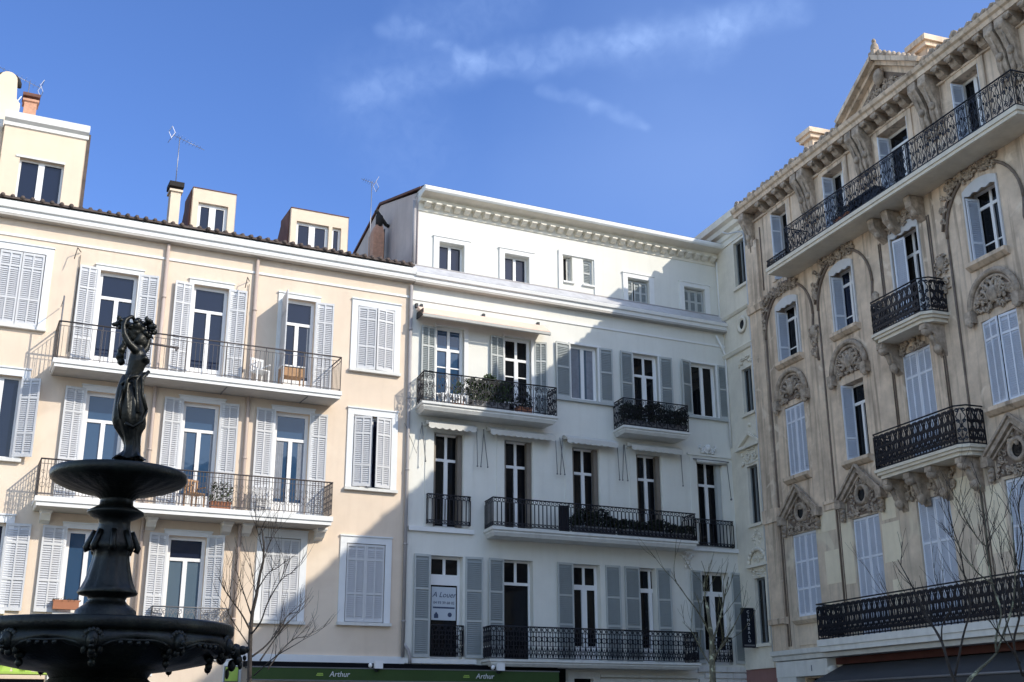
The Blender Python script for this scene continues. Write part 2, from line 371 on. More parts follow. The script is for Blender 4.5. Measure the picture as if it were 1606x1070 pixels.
def balcony(root, x0, x1, d, z0, z1, rz, style, mat, smat='slabw', prof=None, inset=.05, rail=True):
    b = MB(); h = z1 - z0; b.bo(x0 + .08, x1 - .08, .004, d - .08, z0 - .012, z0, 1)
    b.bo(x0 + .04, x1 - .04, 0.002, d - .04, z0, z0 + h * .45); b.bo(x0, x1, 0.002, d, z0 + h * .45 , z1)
    s = b.build('balcony', [M[smat], M['shade_soffit'] if smat != 'soffit' else M['soffit']], root)  # second slot: slab underside, shade painted in as a darker grey
    if rail: railing(s, [(x0 + inset, -.02), (x0 + inset, -d + inset), (x1 - inset, -d + inset), (x1 - inset, -.02)], z1, rz, style, mat)
    return s
def corbel(parent, x, z, w=.26, d=.42, h=.26, mat='trim'):
    b = MB(); pts = [(0, z), (d, z), (d, z - h * .35), (d * .72, z - h * .5), (d * .45, z - h * .95), (d * .2, z - h * 1.05), (0, z - h * 1.25)]
    b.sweep(pts, x - w / 2, x + w / 2); b.bo(x - w / 2 - .03, x + w / 2 + .03, 0, d + .03, z - .05, z - .004)
    return b.build('bracket', M[mat], parent)
def pipe(root, x, z0, z1, mat, r=.055, o=.09, bends=None):
    b = MB(); b.tube([(x, -o, z0), (x, -o, z1)], r, 8)
    z = z0 + 1
    while z < z1: b.tube([(x, -o, z), (x, -o, z + .05)], r + .015, 8); z += 2.3
    return b.build('downpipe', M[mat], root)
def leaves(b, fn, n, size, m=0):
    for _ in range(n):
        c = Vector(fn()); a = Vector((R.gauss(0, 1), R.gauss(0, 1), R.gauss(0, 1))).normalized(); t = a.orthogonal().normalized(); q = a.cross(t)
        s = size * R.uniform(.6, 1.3)
        b.add([c - t * s, c + q * s * .45, c + t * s, c - q * s * .45], [(0, 1, 2, 3)], m)
def relief(b, cx, cz, w, h, o, n=26, dep=.10, mask=None, seed=1, m=0, s=1.0):
    """carved foliage: mirrored scrolls, leaves and berries"""
    r = random.Random(seed)
    for _ in range(n):
        u = r.uniform(.02, .5) * w; v = r.uniform(-.5, .5) * h
        if mask and not mask(u, v): continue
        rr = r.uniform(.05, .10) * s; a0 = r.uniform(0, 6.3); tn = r.choice((-1, 1)) * r.uniform(.7, 1.2); k = r.random()
        for sg in (-1, 1):
            if k < .6:
                sp = spiral(0, 0, rr, a0, tn, 8)
                b.tube([(cx + sg * (u + x), -o - dep * .35 - .03 * i / 8, cz + v + z) for i, (x, z) in enumerate(sp)], .028 * s, 5, m)
            elif k < .85:
                b.ball((cx + sg * u, -o - dep * .3, cz + v), rr * .55, dep * .6, rr * .9, 6, 5, m)
            else:
                b.ball((cx + sg * u, -o - dep * .2, cz + v), rr * 1.1, dep * .5, rr * .45, 6, 4, m)
def closedmass(b, x0, x1, o0, o1, z0, z1, m=0): b.bo(x0, x1, o1, o0, z0, z1, m)

# ================================================================== PEACH BUILDING
LX = -20.0
peach = thing('peach_building', 'peach rendered apartment building with pale shutters and two long balconies, left of the ivory one', 'building', PA, ROTA)
dF3 = [(-9.70, -8.63), (-7.02, -5.97), (-4.30, -3.25)]
opsP = [(a, b, 11.15, 14.2) for a, b in dF3] + [(a, b, 7.36, 10.56) for a, b in dF3] + [(-9.8, -8.7, 4.45, 6.68), (-7.12, -6.06, 3.9, 6.66)]
wP4 = [(-1.86, -.62, 12.2, 14.3), (-1.86, -.62, 8.45, 10.72), (-1.93, -.71, 4.45, 6.76)]
wP0 = [(-12.43, -11.21, 12.2, 14.4), (-12.43, -11.42, 8.45, 10.75), (-12.5, -11.35, 4.45, 6.72)]
wPm = [(-4.42, -3.34, 4.42, 6.78)]
opsP += wP4 + wP0 + wPm
opsG = [(-8.75, -6.4, 0, 2.6), (-13.5, -9.95, 0, 2.75), (-4.75, -.25, 0, 2.7)]
b = MB(); b.wall(LX, -.03, 0, 15.35, 0, opsP + opsG, .3); b.bo(LX, -.03, -9, -.45, 0, 15.35)
b.bo(LX, LX + .02, -.45, 0, 0, 15.35); b.bo(-.05, -.03, -.45, 0, 0, 15.35)
b.build('wall', M['peach'], peach)
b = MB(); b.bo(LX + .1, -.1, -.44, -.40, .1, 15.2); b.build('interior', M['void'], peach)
b = MB()
b.sweep([(0, 15.36), (.05, 15.40), (.27, 15.42), (.27, 15.55), (.33, 15.57), (.36, 15.70), (.30, 15.80), (-.4, 15.80), (-.4, 15.36)], LX, -.03)
b.build('cornice', M['trim'], peach); b = MB(); b.bo(LX, -.03, .002, .262, 15.35, 15.415); b.build('soffit', M['shade_soffit'], peach); b = MB(); b.bo(LX, -.03, 0, .035, 14.83, 14.90); b.build('wall_band', M['trim'], peach)
b = MB(); b.bo(LX, -.03, 0, .07, 3.30, 3.50); b.build('string_course', M['trimblue'], peach)
# roof with barrel tile ends
b = MB(); z0 = 15.82; sl = .24
b.add([(LX, -.38, z0), (-.1, -.38, z0), (-.1, 5.2, z0 + 5.58 * sl), (LX, 5.2, z0 + 5.58 * sl), (LX, -.38, z0 + .06), (-.1, -.38, z0 + .06), (-.1, 5.2, z0 + .06 + 5.58 * sl), (LX, 5.2, z0 + .06 + 5.58 * sl)],
      [(0, 1, 2, 3), (7, 6, 5, 4), (0, 4, 5, 1), (1, 5, 6, 2), (3, 2, 6, 7), (0, 3, 7, 4)])
x = LX + .1
while x < -.15:
    j = R.uniform(-.02, .02)
    b.tube([(x, -.40 + j, z0 + .06), (x, .6, z0 + .075 + 1.06 * sl), (x, 5.1, z0 + .07 + 5.5 * sl)], .066, 7); x += .262
b.add([(LX, 5.2, z0 + 5.58 * sl), (-.1, 5.2, z0 + 5.58 * sl), (-.1, 9, 15.4), (LX, 9, 15.4)], [(0, 1, 2, 3)])
roof = b.build('roof', M['tile'], peach)
# chimney by the dormers
def chimney(parent, x, y, w, d, z0, z1, mat, capm='soot', pots=0, cap=.12):
    b = MB(); b.box(x - w / 2, x + w / 2, y - d / 2, y + d / 2, z0, z1); b.box(x - w / 2 - .05, x + w / 2 + .05, y - d / 2 - .05, y + d / 2 + .05, z1, z1 + .07)
    c = b.build('chimney', M[mat], parent)
    b = MB(); b.box(x - w / 2 + .03, x + w / 2 - .03, y - d / 2 + .03, y + d / 2 - .03, z1 + .071, z1 + .16); b.box(x - w / 2 - .07, x + w / 2 + .07, y - d / 2 - .07, y + d / 2 + .07, z1 + .16, z1 + .16 + cap)
    b.build('chimney_cap', M[capm], c); return c
chimney(roof, -7.74, .55, .30, .42, 15.9, 17.25, 'tower', cap=.16)
def dormer(x0, x1, zt, y0, wins, label):
    b = MB(); yb = (zt - .15 - 15.85) / sl
    b.wall(x0, x1, 15.9, zt, -y0, wins, .18)
    yb = min(5.1, yb)
    yb = y0 + 1.15
    b.box(x0 + .001, x1 - .001, y0 + .40, yb, 15.9, zt - .01); b.box(x0, x0 + .02, y0, y0 + .4, 15.9, zt - .01); b.box(x1 - .02, x1, y0, y0 + .4, 15.9, zt - .01)
    b.box(x0 - .01, x1 + .01, y0 - .02, yb + .02, zt, zt + .025, 1)
    b.box(x0 - .035, x0 - .002, y0 + .12, yb, 15.9, zt - .02, 1)
    b.add([(x0, yb, 15.9), (x1, yb, 15.9), (x1, yb + 1.6, 15.9), (x0, yb + 1.6, 15.9), (x0, yb, zt - .01), (x1, yb, zt - .01)], [(0, 1, 5, 4), (1, 2, 5), (0, 4, 3), (4, 5, 2, 3)], 1)
    d = b.build('dormer', [M['tower'], M['tiler']], peach); d['label'] = label; return d
d1 = dormer(-7.20, -5.84, 17.60, .55, [(-7.0, -6.08, 16.0, 17.15)], 'narrow dormer with a double window')
window(d1, -7.0, -6.08, 16.0, 17.15, o=-.72, fr=.1, cen=.2)
d2 = dormer(-4.06, -2.12, 17.52, .55, [(-3.86, -2.78, 16.0, 17.1), (-2.66, -2.36, 16.0, 17.1)], 'wide dormer with a double and a narrow window')
window(d2, -3.86, -2.78, 16.0, 17.1, o=-.72, fr=.09, cen=.2); window(d2, -2.66, -2.36, 16.0, 17.1, o=-.72, fr=.07, single=True)
# raised attic block at the left end
b = MB(); b.wall(-12.78, -10.50, 15.8, 18.35, 0, [(-12.25, -11.03, 16.0, 17.3)], .22); b.bo(-12.78, -10.50, -4, -.4, 15.8, 18.35)
b.bo(-12.78, -12.76, -.4, 0, 15.8, 18.35); b.bo(-10.52, -10.50, -.4, 0, 15.8, 18.35)
b.bo(-10.498, -10.40, -3.8, -.03, 16.0, 18.45, 1)
b.bo(-18, -12.79, -4, -.25, 15.8, 18.25)
att = b.build('attic_block', [M['tower'], M['tile']], peach)
b = MB(); b.sweep([(0, 18.22), (.05, 18.24), (.06, 18.34), (.16, 18.42), (.20, 18.62), (-4, 18.66), (-4, 18.3), (0, 18.3)], -12.8, -10.46)
b.sweep([(-.25, 18.1), (-.1, 18.2), (-.05, 18.42), (-4, 18.44), (-4, 18.2)], -18, -12.82); b.build('attic_cornice', M['trim'], att)
window(att, -12.25, -11.03, 16.0, 17.3, o=-.2, fr=.06, cen=.17)
b = MB(); b.bo(-12.36, -11.02, -.02, .03, 17.3, 17.36); b.build('lintel', M['slabw'], att)
def archchim(x):
    b = MB(); pts = [(x - .55, 18.4), (x + .42, 18.4), (x + .42, 19.2), (x + .30, 19.35), (x + .26, 19.95)] + [(x + .26 * cos(a), 19.95 + .26 * sin(a)) for a in [PI * k / 8 for k in range(1, 8)]] + [(x - .26, 19.95), (x - .55, 19.3)]
    b.prism(pts, -1.6, -1.0); b.v = [(x_, y_, z_ + .3) for x_, y_, z_ in b.v]; c = b.build('chimney', M['tower'], att)
    b = MB(); b.tube([(x + .33 * cos(a), 1.28, 20.25 + .33 * sin(a)) for a in [PI * k / 8 - .2 for k in range(0, 10)]], .07, 6); b.build('chimney_cap', M['soot'], c)
archchim(-12.86)
chimney(att, -12.15, 1.3, .36, .4, 18.3, 19.7, 'brick', 'tiler', cap=.1)
# windows and doors
for i, (a, c) in enumerate(dF3):
    window(peach, a, c, 11.15, 14.2, tr=.745, g='glass', name='balcony_door', fr=.1, solid=.5, gt='glass', cur=(None, None, .10)[i])
    window(peach, a, c, 7.36, 10.56, tr=.745, g='glassb', name='balcony_door', fr=.1, solid=.5, cur=(None, .08, .22)[i])
    surround(peach, a, c, 11.15, 14.2, w=.14, sill=False, mat='trim'); surround(peach, a, c, 7.36, 10.56, w=.14, sill=False)
window(peach, -9.8, -8.7, 4.45, 6.68, g='glassb', fr=.1); window(peach, -7.12, -6.06, 3.9, 6.66, tr=.77, g='glassl', gt='glass', name='balcony_door', fr=.1)
surround(peach, -9.8, -8.7, 4.45, 6.68, w=.13); surround(peach, -7.12, -6.06, 3.9, 6.66, w=.13, sill=False)
for w in wP4 + wP0 + wPm:
    window(peach, *w); surround(peach, *w, mat='trimblue', w=.2)
SR = (.28, .78)
# storey 3 shutters
for (x0, x1, z0, z1, kw) in [
    (-10.28, -9.74, 11.2, 14.25, dict(hinge='R', ang=6)), (-8.59, -8.05, 11.2, 14.25, dict(ang=6)), (-7.58, -7.05, 11.2, 14.2, dict(hinge='R', ang=8)), (-5.95, -5.42, 11.2, 14.2, dict(ang=4)),
    (-5.22, -4.33, 11.2, 14.15, dict(hinge='R', ang=86, cols=3, label='shutter standing straight out from the wall')), (-3.23, -2.66, 11.2, 14.2, dict(ang=5)),
    (-10.28, -9.74, 7.40, 10.62, dict(hinge='R', ang=5)), (-8.65, -8.12, 7.4, 10.62, dict(ang=6)), (-7.58, -7.05, 7.40, 10.62, dict(hinge='R', ang=5)), (-5.95, -5.42, 7.40, 10.62, dict(ang=5)),
    (-4.90, -4.36, 7.40, 10.60, dict(hinge='R', ang=5)), (-3.23, -2.70, 7.40, 10.60, dict(ang=4)),
    (-11.33, -10.72, 4.45, 6.72, dict(ang=4)), (-10.43, -9.84, 4.45, 6.72, dict(hinge='R', ang=4)), (-8.66, -8.1, 4.45, 6.7, dict(ang=5)), (-7.66, -7.15, 4.0, 6.70, dict(hinge='R', ang=9)), (-6.03, -5.55, 4.0, 6.72, dict(ang=24))]:
    shutter(peach, x0, x1, z0, z1, rails=(.36, .78) if z1 < 12 else SR, **kw)
for (x0, x1, z0, z1) in [(-12.43, -11.21, 12.2, 14.4), (-1.86, -.62, 12.2, 14.3), (-1.93, -.71, 4.45, 6.76), (-4.42, -3.34, 4.42, 6.78)]:
    c = (x0 + x1) / 2; k = dict(hinge='R', ang=9) if z0 == 12.2 and x0 > -5 else dict()
    shutter(peach, x0 + .02, c - .005, z0 + .02, z1 - .02, rails=(.36, .8), o=.0, ang=(7 if k else 0)); shutter(peach, c + .005, x1 - .02, z0 + .02, z1 - .02, rails=(.36, .8), o=0, **k)
shutter(peach, -1.84, -1.30, 8.48, 10.68, rails=(.3, .75), o=.04, ang=14, label='shutter leaf ajar, darker because it turns away'); shutter(peach, -1.16, -.66, 8.48, 10.68, rails=(.3, .75), o=.06, hinge='R', ang=8)
shutter(peach, -11.42, -10.90, 8.5, 10.7, rails=(.3, .75), ang=22)
# balconies
bal = balcony(peach, -10.75, -2.58, 1.0, 10.90, 11.13, 12.20, 'bars', 'ironb', 'trim')
b = MB(); b.tube([(-10.66, -.92, 11.13), (-10.66, -.92, 12.95)], .022, 6); b.tube([(-10.66, -.92, 12.9), (-10.66, -.05, 12.9)], .012, 5); b.build('side_screen', M['irong'], bal)
b = MB()
for x in (-8.3, -6.0, -3.6): b.bo(x - .01, x + .01, .05, .9, 10.86, 10.90)
b.build('underside_rib', M['irong'], bal)
bal = balcony(peach, -10.78, -2.68, 1.0, 7.09, 7.34, 8.34, 'dense', 'ironb', 'trim')
for x in (-10.42, -7.66, -5.57, -4.99, -2.82): corbel(bal, x, 7.085)
b = MB(); b.bo(-7.45, -5.7, 0, .30, 3.80, 3.90); q = b.build('balcony', M['trim'], peach); railing(q, [(-7.43, -.02), (-7.43, -.28), (-5.35, -.28), (-5.35, -.02)], 3.9, 4.68, 'scroll', 'irong')
pipe(peach, -7.87, 3.4, 15.3, 'pipep'); pipe(peach, -5.17, 3.4, 15.3, 'pipep')
# folded awning brackets on the wall
for (x, zt) in ((-10.3, 14.65), (-5.38, 14.55)):
    b = MB(); b.tube([(x, -.04, zt), (x - .12, -.30, zt + .02), (x - .18, -.34, zt - .35)], .014, 5); b.tube([(x, -.04, zt - .1), (x - .02, -.06, 11.6)], .010, 5); b.build('awning_bracket', M['ironb'], peach)
# ground floor
b = MB(); b.bo(-5.35, -4.85, 0, .07, 0, 3.29); b.bo(-9.9, -9.6, 0, .06, 0, 3.29); b.build('pilaster', M['trimblue'], peach)
b = MB(); pts = [(-8.65, 0), (-6.5, 0), (-6.5, 2.3)] + [(-7.575 + 1.075 * cos(a), 2.3 + .42 * sin(a)) for a in [PI * k / 10 for k in range(1, 10)]] + [(-8.65, 2.3)]
b.prism(pts, -.2, -.15); b.build('shop_door', M['glassk'], peach)
b = MB(); b.bo(-4.75, -.25, -.28, -.22, 0, 2.7); b.bo(-13.5, -9.95, -.28, -.22, 0, 2.75); b.build('shop_window', M['glassk'], peach)
b = MB(); b.bo(-7.55, -7.25, 0, .02, 2.86, 3.06); pl = b.build('number_plate', M['white_pl'], peach)
text_mesh('number', '2', .16, M['ink'], pl, (-7.40, -.024, 2.96))

# ================================================================== IVORY BUILDING
ivory = thing('ivory_building', 'ivory rendered apartment building with grey shutters, a set-back attic storey and black iron balconies', 'building', PA, ROTA)
D3 = [(.83, 1.83, 11.2, 14.03), (3.30, 4.30, 11.2, 14.0)]; W3 = [(5.82, 6.88, 12.1, 14.07), (10.78, 11.85, 12.05, 14.05)]; D4 = (8.33, 9.36, 11.2, 14.08)
F2 = [(.83, 1.83), (3.30, 4.31), (5.82, 6.83), (8.32, 9.31), (10.81, 11.85)]
F1 = [(.80, 1.86), (3.28, 4.30), (5.78, 6.77), (8.29, 8.92), (10.77, 11.87)]
opsI = D3 + W3 + [D4] + [(a, c, 7.44, 10.44) for a, c in F2] + [(a, c, 3.46, 6.55) for a, c in F1]
b = MB(); b.wall(-.03, 12.34, 3.3, 15.35, 0, opsI, .42); b.bo(-.03, 12.3, -9, -.6, 0, 15.9)
b.bo(-.03, -.01, -.6, 0, 3.3, 15.35); b.wall(-.03, 12.34, 0, 3.3, 0, [(.3, 4.9, 0, 2.9), (5.5, 6.5, 0, 3.0), (6.9, 10.0, 0, 2.5)], .3, 0)
b.build('wall', M['white'], ivory)
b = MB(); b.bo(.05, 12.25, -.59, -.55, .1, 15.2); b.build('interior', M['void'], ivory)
b = MB(); b.sweep([(0, 15.36), (.05, 15.38), (.27, 15.40), (.27, 15.52), (.34, 15.54), (.36, 15.64), (.30, 15.68), (-.4, 15.7), (-.4, 15.36)], -.03, 12.66); b.build('cornice', M['trim'], ivory); b = MB(); b.bo(-.02, 12.6, .002, .262, 15.33, 15.395); b.build('soffit', M['shade_soffit'], ivory)
for q_ in ((-.03, 12.5, 0, .035, 14.80, 14.88), (.0, 2.2, 0, .10, 7.26, 7.40), (10.3, 12.34, 0, .10, 7.24, 7.38), (-.03, 2.3, 0, .10, 3.32, 3.46)): b = MB(); b.bo(*q_); b.build('wall_band', M['trim'], ivory)
b = MB()
b.sweep([(.30, 15.69), (-.25, 16.12), (-.5, 16.12), (-.5, 15.69)], .0, 12.62); b.bo(0, 12.62, -.30, -.24, 16.12, 16.16, 1); b.build('lead_apron', [M['apron'], M['zinc']], ivory)
# attic storey
AW = [(1.0, 1.93, 16.15, 17.13), (3.45, 4.40, 16.15, 17.13), (5.77, 6.14, 16.5, 17.47), (6.58, 6.96, 16.5, 17.47), (8.41, 9.33, 16.15, 17.05), (10.86, 11.8, 16.15, 17.1)]
b = MB(); b.wall(.25, 12.5, 16.1, 18.2, -.3, AW, .3); b.bo(.25, 12.5, -9, -.9, 15.7, 18.2); b.bo(12.48, 12.5, -.9, -.3, 15.7, 18.2)
b.build('attic_wall', M['white'], ivory)
b = MB(); y = [(-.3, 15.7), (-.3, 18.82), (-4.2, 19.95), (-9, 18.45), (-9, 15.7)]; b.sweep(y, .22, .249); b.build('gable_wall', M['gable'], ivory)
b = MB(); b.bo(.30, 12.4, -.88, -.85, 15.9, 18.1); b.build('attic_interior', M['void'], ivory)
for k, w in enumerate(AW):
    if k in (2, 3): continue
    window(ivory, *w, o=-.56, fr=.06, cen=.1, g='glass' if k < 4 else 'glassk')
    bb = MB(); x0, x1, z0, z1 = w; bb.bo(x0 - .2, x0 - .0, -.3, -.25, z0, z1 + .02); bb.bo(x1, x1 + .2, -.3, -.25, z0, z1 + .02); bb.bo(x0 - .2, x1 + .2, -.3, -.247, z1 + .02, z1 + .18); bb.bo(x0 - .23, x1 + .23, -.3, -.22, z1 + .18, z1 + .21); bb.build('window_surround', M['trim'], ivory)
bb = MB(); bb.bo(5.57, 5.72, -.3, -.25, 16.16, 17.6); bb.bo(7.02, 7.17, -.3, -.25, 16.16, 17.6); bb.bo(5.57, 7.17, -.3, -.247, 17.5, 17.66); bb.bo(5.74, 6.2, -.3, -.22, 16.44, 16.5); bb.bo(6.54, 7.0, -.3, -.22, 16.44, 16.5); bb.build('window_surround', M['trim'], ivory)
window(ivory, 5.77, 6.14, 16.5, 17.47, o=-.56, fr=.03, single=True, g='glassk'); window(ivory, 6.58, 6.96, 16.5, 17.47, o=-.45, fr=.03, single=True, g='glassk')
shutter(ivory, 5.98, 6.14, 16.5, 17.45, mat='canvas', cols=1, rails=(.5,), o=-.5, ang=8); shutter(ivory, 6.60, 6.94, 16.5, 17.45, mat='shG', cols=1, rails=(.5,), o=-.42)
for x0 in (8.45, 8.78, 9.05): shutter(ivory, x0, x0 + .26, 16.16, 17.0, mat='shG', cols=1, rails=(.5,), o=-.48, ang=9)
for x0 in (10.9, 11.2, 11.5): shutter(ivory, x0, x0 + .27, 16.16, 17.05, mat='shG', cols=1, rails=(.5,), o=-.48, ang=9)
b = MB(); b.sweep([(-.3, 18.14), (-.26, 18.15), (-.25, 18.42), (-.10, 18.45), (-.08, 18.56), (.30, 18.64), (-.3, 18.66)], .22, 12.6, 1); b.sweep([(.31, 18.645), (.36, 18.70), (.37, 18.80), (.30, 18.86), (-.6, 18.86), (-.6, 18.67)], .22, 12.66)
cr = b.build('attic_cornice', [M['trim'], M['strip']], ivory)
b = MB(); b.sweep([(-.25, 0), (.02, 0), (.02, -.06), (-.06, -.10), (-.12, -.15), (-.25, -.18)], 0, .20); me = b.build('modillion', M['strip'], cr, (.40, 0, 18.43))
n = 33
for i in range(1, n):
    c = me.copy(); COL.objects.link(c); c.parent = cr; c.location = (.40 + i * (12.0 / n), 0, 18.43)
b = MB(); b.add([(.24, -.30, 18.87), (12.6, -.30, 18.87), (12.6, 4.2, 20.05), (.24, 4.2, 20.05), (12.6, 9.2, 18.6), (.24, 9.2, 18.6)], [(0, 1, 2, 3), (3, 2, 4, 5)])
b.sweep([(.0, 18.84), (.0, 18.91), (-4.2, 20.06), (-9.2, 18.56), (-9.2, 18.46), (-4.2, 19.97)], .16, .249); b.build('roof', M['tiler'], ivory)
chm = MB(); chm.box(-.42, -.02, 3.0, 3.55, 16.2, 18.3); chm.add([(-.42, 3.0, 18.3), (-.02, 3.0, 18.3), (-.02, 3.55, 18.3), (-.42, 3.55, 18.3), (-.30, 3.1, 18.65), (-.05, 3.1, 18.65), (-.05, 3.4, 18.65), (-.30, 3.4, 18.65)], [(0, 1, 5, 4), (1, 2, 6, 5), (2, 3, 7, 6), (3, 0, 4, 7), (4, 5, 6, 7)])
q = chm.build('chimney', M['brick'], ivory); b = MB(); b.tube([(-.16, 3.2, 18.6), (-.16, 3.2, 19.05)], .13, 8); b.tube([(-.3, 3.2, 19.25), (.1, 3.2, 18.75), (.22, 3.2, 18.7)], .07, 6); b.box(-.012, .0, 3.0, 3.5, 16.4, 18.5); b.build('chimney_cap', M['soot'], q)
b = MB(); b.tube([(.10, .30, 15.8), (.10, .30, 18.5)], .06, 8); b.build('downpipe', M['zinc'], ivory)
pipe(ivory, -.10, 3.5, 15.25, 'zinc', .055, .10); b = MB(); b.tube([(-.1, -.10, 3.9), (.05, -.12, 3.7), (.12, -.13, 3.5), (.12, -.13, 3.3)], .05, 8); b.build('downpipe_elbow', M['zinc'], ivory)
b = MB(); b.tube([(12.38, .20, 16.0), (12.38, .20, 18.3)], .06, 8); b.tube([(11.9, -.12, 15.2), (12.2, -.1, 14.7), (12.28, -.1, 14.5), (12.28, -.1, 11.0)], .04, 8); b.build('downpipe', M['trim'], ivory)
# openings
for w in D3: window(ivory, *w, tr=.73, split=True, bars=(.52, .2), cen=.14, fr=.1, name='balcony_door', g='glassb' if w[0] < 1 else 'glassk')
for w in W3: window(ivory, *w, cen=.13, fr=.1, cur=.3 if w[0] < 7 else None, g='glassl' if w[0] < 7 else 'glassk')
window(ivory, *D4, tr=.73, split=True, cen=.18, fr=.12, name='balcony_door', g='glassk')
for a, c in F2: window(ivory, a, c, 7.44, 10.44, cur=.12 if 5 < a < 9 else None, o=-.3, tr=.72, split=True, cen=.13, fr=.06, name='balcony_door', g='glassk')
for a, c in F2[:5]:      # folded brown blinds in the right reveal
    b = MB(); b.bo(c - .16, c - .02, -.24, -.06, 7.46, 10.42)
    for k in range(5): b.bo(c - .17, c - .155, -.22 + k * .035, -.21 + k * .035, 7.5, 10.4)
    b.build('folded_shutter', M['wood'] if c < 10 else M['shG'], ivory)
    b = MB(); b.bo(a + .02, a + .10, -.24, -.1, 7.46, 10.42); b.build('folded_shutter', M['wood'], ivory)
for i, (a, c) in enumerate(F1):
    g = 'glassk'
    if i == 0: w = window(ivory, a, c, 3.46, 6.55, o=-.3, tr=.77, split=True, fr=.08, tm=.32, single=True, name='balcony_door', g=g)
    elif i == 1: w = window(ivory, a, c, 3.46, 6.55, o=-.3, tr=.765, split=True, fr=.06, single=True, name='balcony_door', g=g)
    elif i == 3: w = window(ivory, a, c + .42, 3.46, 6.55, o=-.3, tr=.765, split=True, fr=.08, cen=.14, tm=.14, name='balcony_door', g=g, solid=.5)
    else: w = window(ivory, a, c, 3.46, 6.55, o=-.3, tr=.765, split=True, fr=.09, cen=.2, tm=.16, name='balcony_door', g=g, solid=.5)
# surrounds
for (a, c, z0, z1) in D3 + [D4] + W3:
    b = MB(); b.bo(a - .05, a, 0, .03, z0, z1); b.bo(c, c + .14, -.1, .04, z0, z1); b.bo(a - .05, c + .14, 0, .05, z1, z1 + .07); r = b.build('window_surround', M['trim'], ivory)
    if z0 > 12: b = MB(); b.bo(a - .62, c + .68, 0, .11, z0 - .09, z0 - .001); b.build('sill', M['shG'], r)
for a, c in F2:
    b = MB(); b.bo(a - .30, a - .02, 0, .03, 7.42, 10.6); b.bo(c + .02, c + .34, 0, .03, 7.42, 10.6); b.bo(a - .02, c + .02, 0, .025, 10.46, 10.6); b.bo(a - .4, c + .42, 0, .07, 10.6, 10.66); b.build('window_surround', M['white'], ivory)
G3 = dict(mat='shG', cols=2, rails=(.33, .75)); G1 = dict(mat='shG', cols=1, rails=(.36, .66)); G2 = dict(mat='shG', cols=1, rails=(.55,))
for x0, x1, kw in [(.30, .80, dict(hinge='R', ang=5)), (2.76, 3.27, dict(hinge='R', ang=5)), (4.42, 4.86, dict(ang=12))]: shutter(ivory, x0, x1, 11.2, 13.95, **G3, **kw)
for x0, x1, z0, kw in [(5.22, 5.78, 12.1, dict(hinge='R', ang=4)), (6.95, 7.46, 12.1, dict(ang=4)), (7.78, 8.29, 11.2, dict(hinge='R', ang=5)), (9.42, 9.93, 11.2, dict(ang=4)), (10.28, 10.75, 12.05, dict(hinge='R', ang=14)), (11.92, 12.30, 12.05, dict(ang=4))]:
    shutter(ivory, x0, x1, z0, 14.08, **(G2 if z0 > 12 else dict(mat='shG', cols=1, rails=(.28, .6))), **kw)
for x0, x1, kw in [(.22, .76, dict(hinge='R', ang=4)), (1.94, 2.52, dict(ang=4)), (2.70, 3.25, dict(hinge='R', ang=8)), (5.14, 5.74, dict(hinge='R', ang=5)), (6.95, 7.50, dict(ang=4)), (7.66, 8.26, dict(hinge='R', ang=4)), (8.94, 9.46, dict(ang=8)), (10.26, 10.75, dict(hinge='R', ang=9)), (11.98, 12.62, dict(ang=4))]:
    shutter(ivory, x0, x1, 3.50, 6.56, **G1, **kw)
# balconies
bl = MB()
def splay(x0, x1, d, z0, z1, rz, style, mat='iron', planted=False):
    b = MB(); h = z1 - z0; k = -.10
    o1 = [(x0 - k, .002), (x0, d), (x1, d), (x1 + k * .2, .002)]
    def ring(ins, z): return [(x + (ins if i < 2 else -ins), -(o if i in (0, 3) else o - ins), z) for i, (x, o) in enumerate(o1)]
    lev = [ring(.12, z0), ring(.05, z0 + h * .4), ring(.05, z0 + h * .55), ring(0, z0 + h * .7), ring(0, z1)]
    vs = [p for l in lev for p in l]; fs = [tuple(range(4)), tuple(range(16, 20))]
    for i in range(4):
        for j in range(4): fs.append((i * 4 + j, i * 4 + (j + 1) % 4, i * 4 + 4 + (j + 1) % 4, i * 4 + 4 + j))
    b.add(vs, fs); s = b.build('balcony', M['slabw'], ivory)
    railing(s, [(x0 - k + .05, -.03), (x0 + .05, -d + .05), (x1 - .05, -d + .05), (x1 - .02, -.03)], z1, rz, style, mat); return s
splay(.05, 4.85, .9, 10.93, 11.18, 12.15, 'scroll')
splay(7.32, 10.02, .9, 10.93, 11.16, 12.12, 'scroll')
splay(2.45, 10.1, .9, 7.16, 7.42, 8.34, 'circles')
splay(2.38, 9.95, .9, 3.24, 3.45, 4.42, 'lattice')
for (a, c, z, zt, st) in [(.60, 2.04, 7.46, 8.42, 'circles'), (10.56, 12.12, 7.36, 8.32, 'circles'), (.84, 1.84, 3.5, 4.44, 'lattice'), (10.9, 11.76, 3.5, 4.34, 'lattice')]:
    railing(ivory, [(a, -.02), (a, -.14), (c, -.14), (c, -.02)], z, zt, st, 'iron')
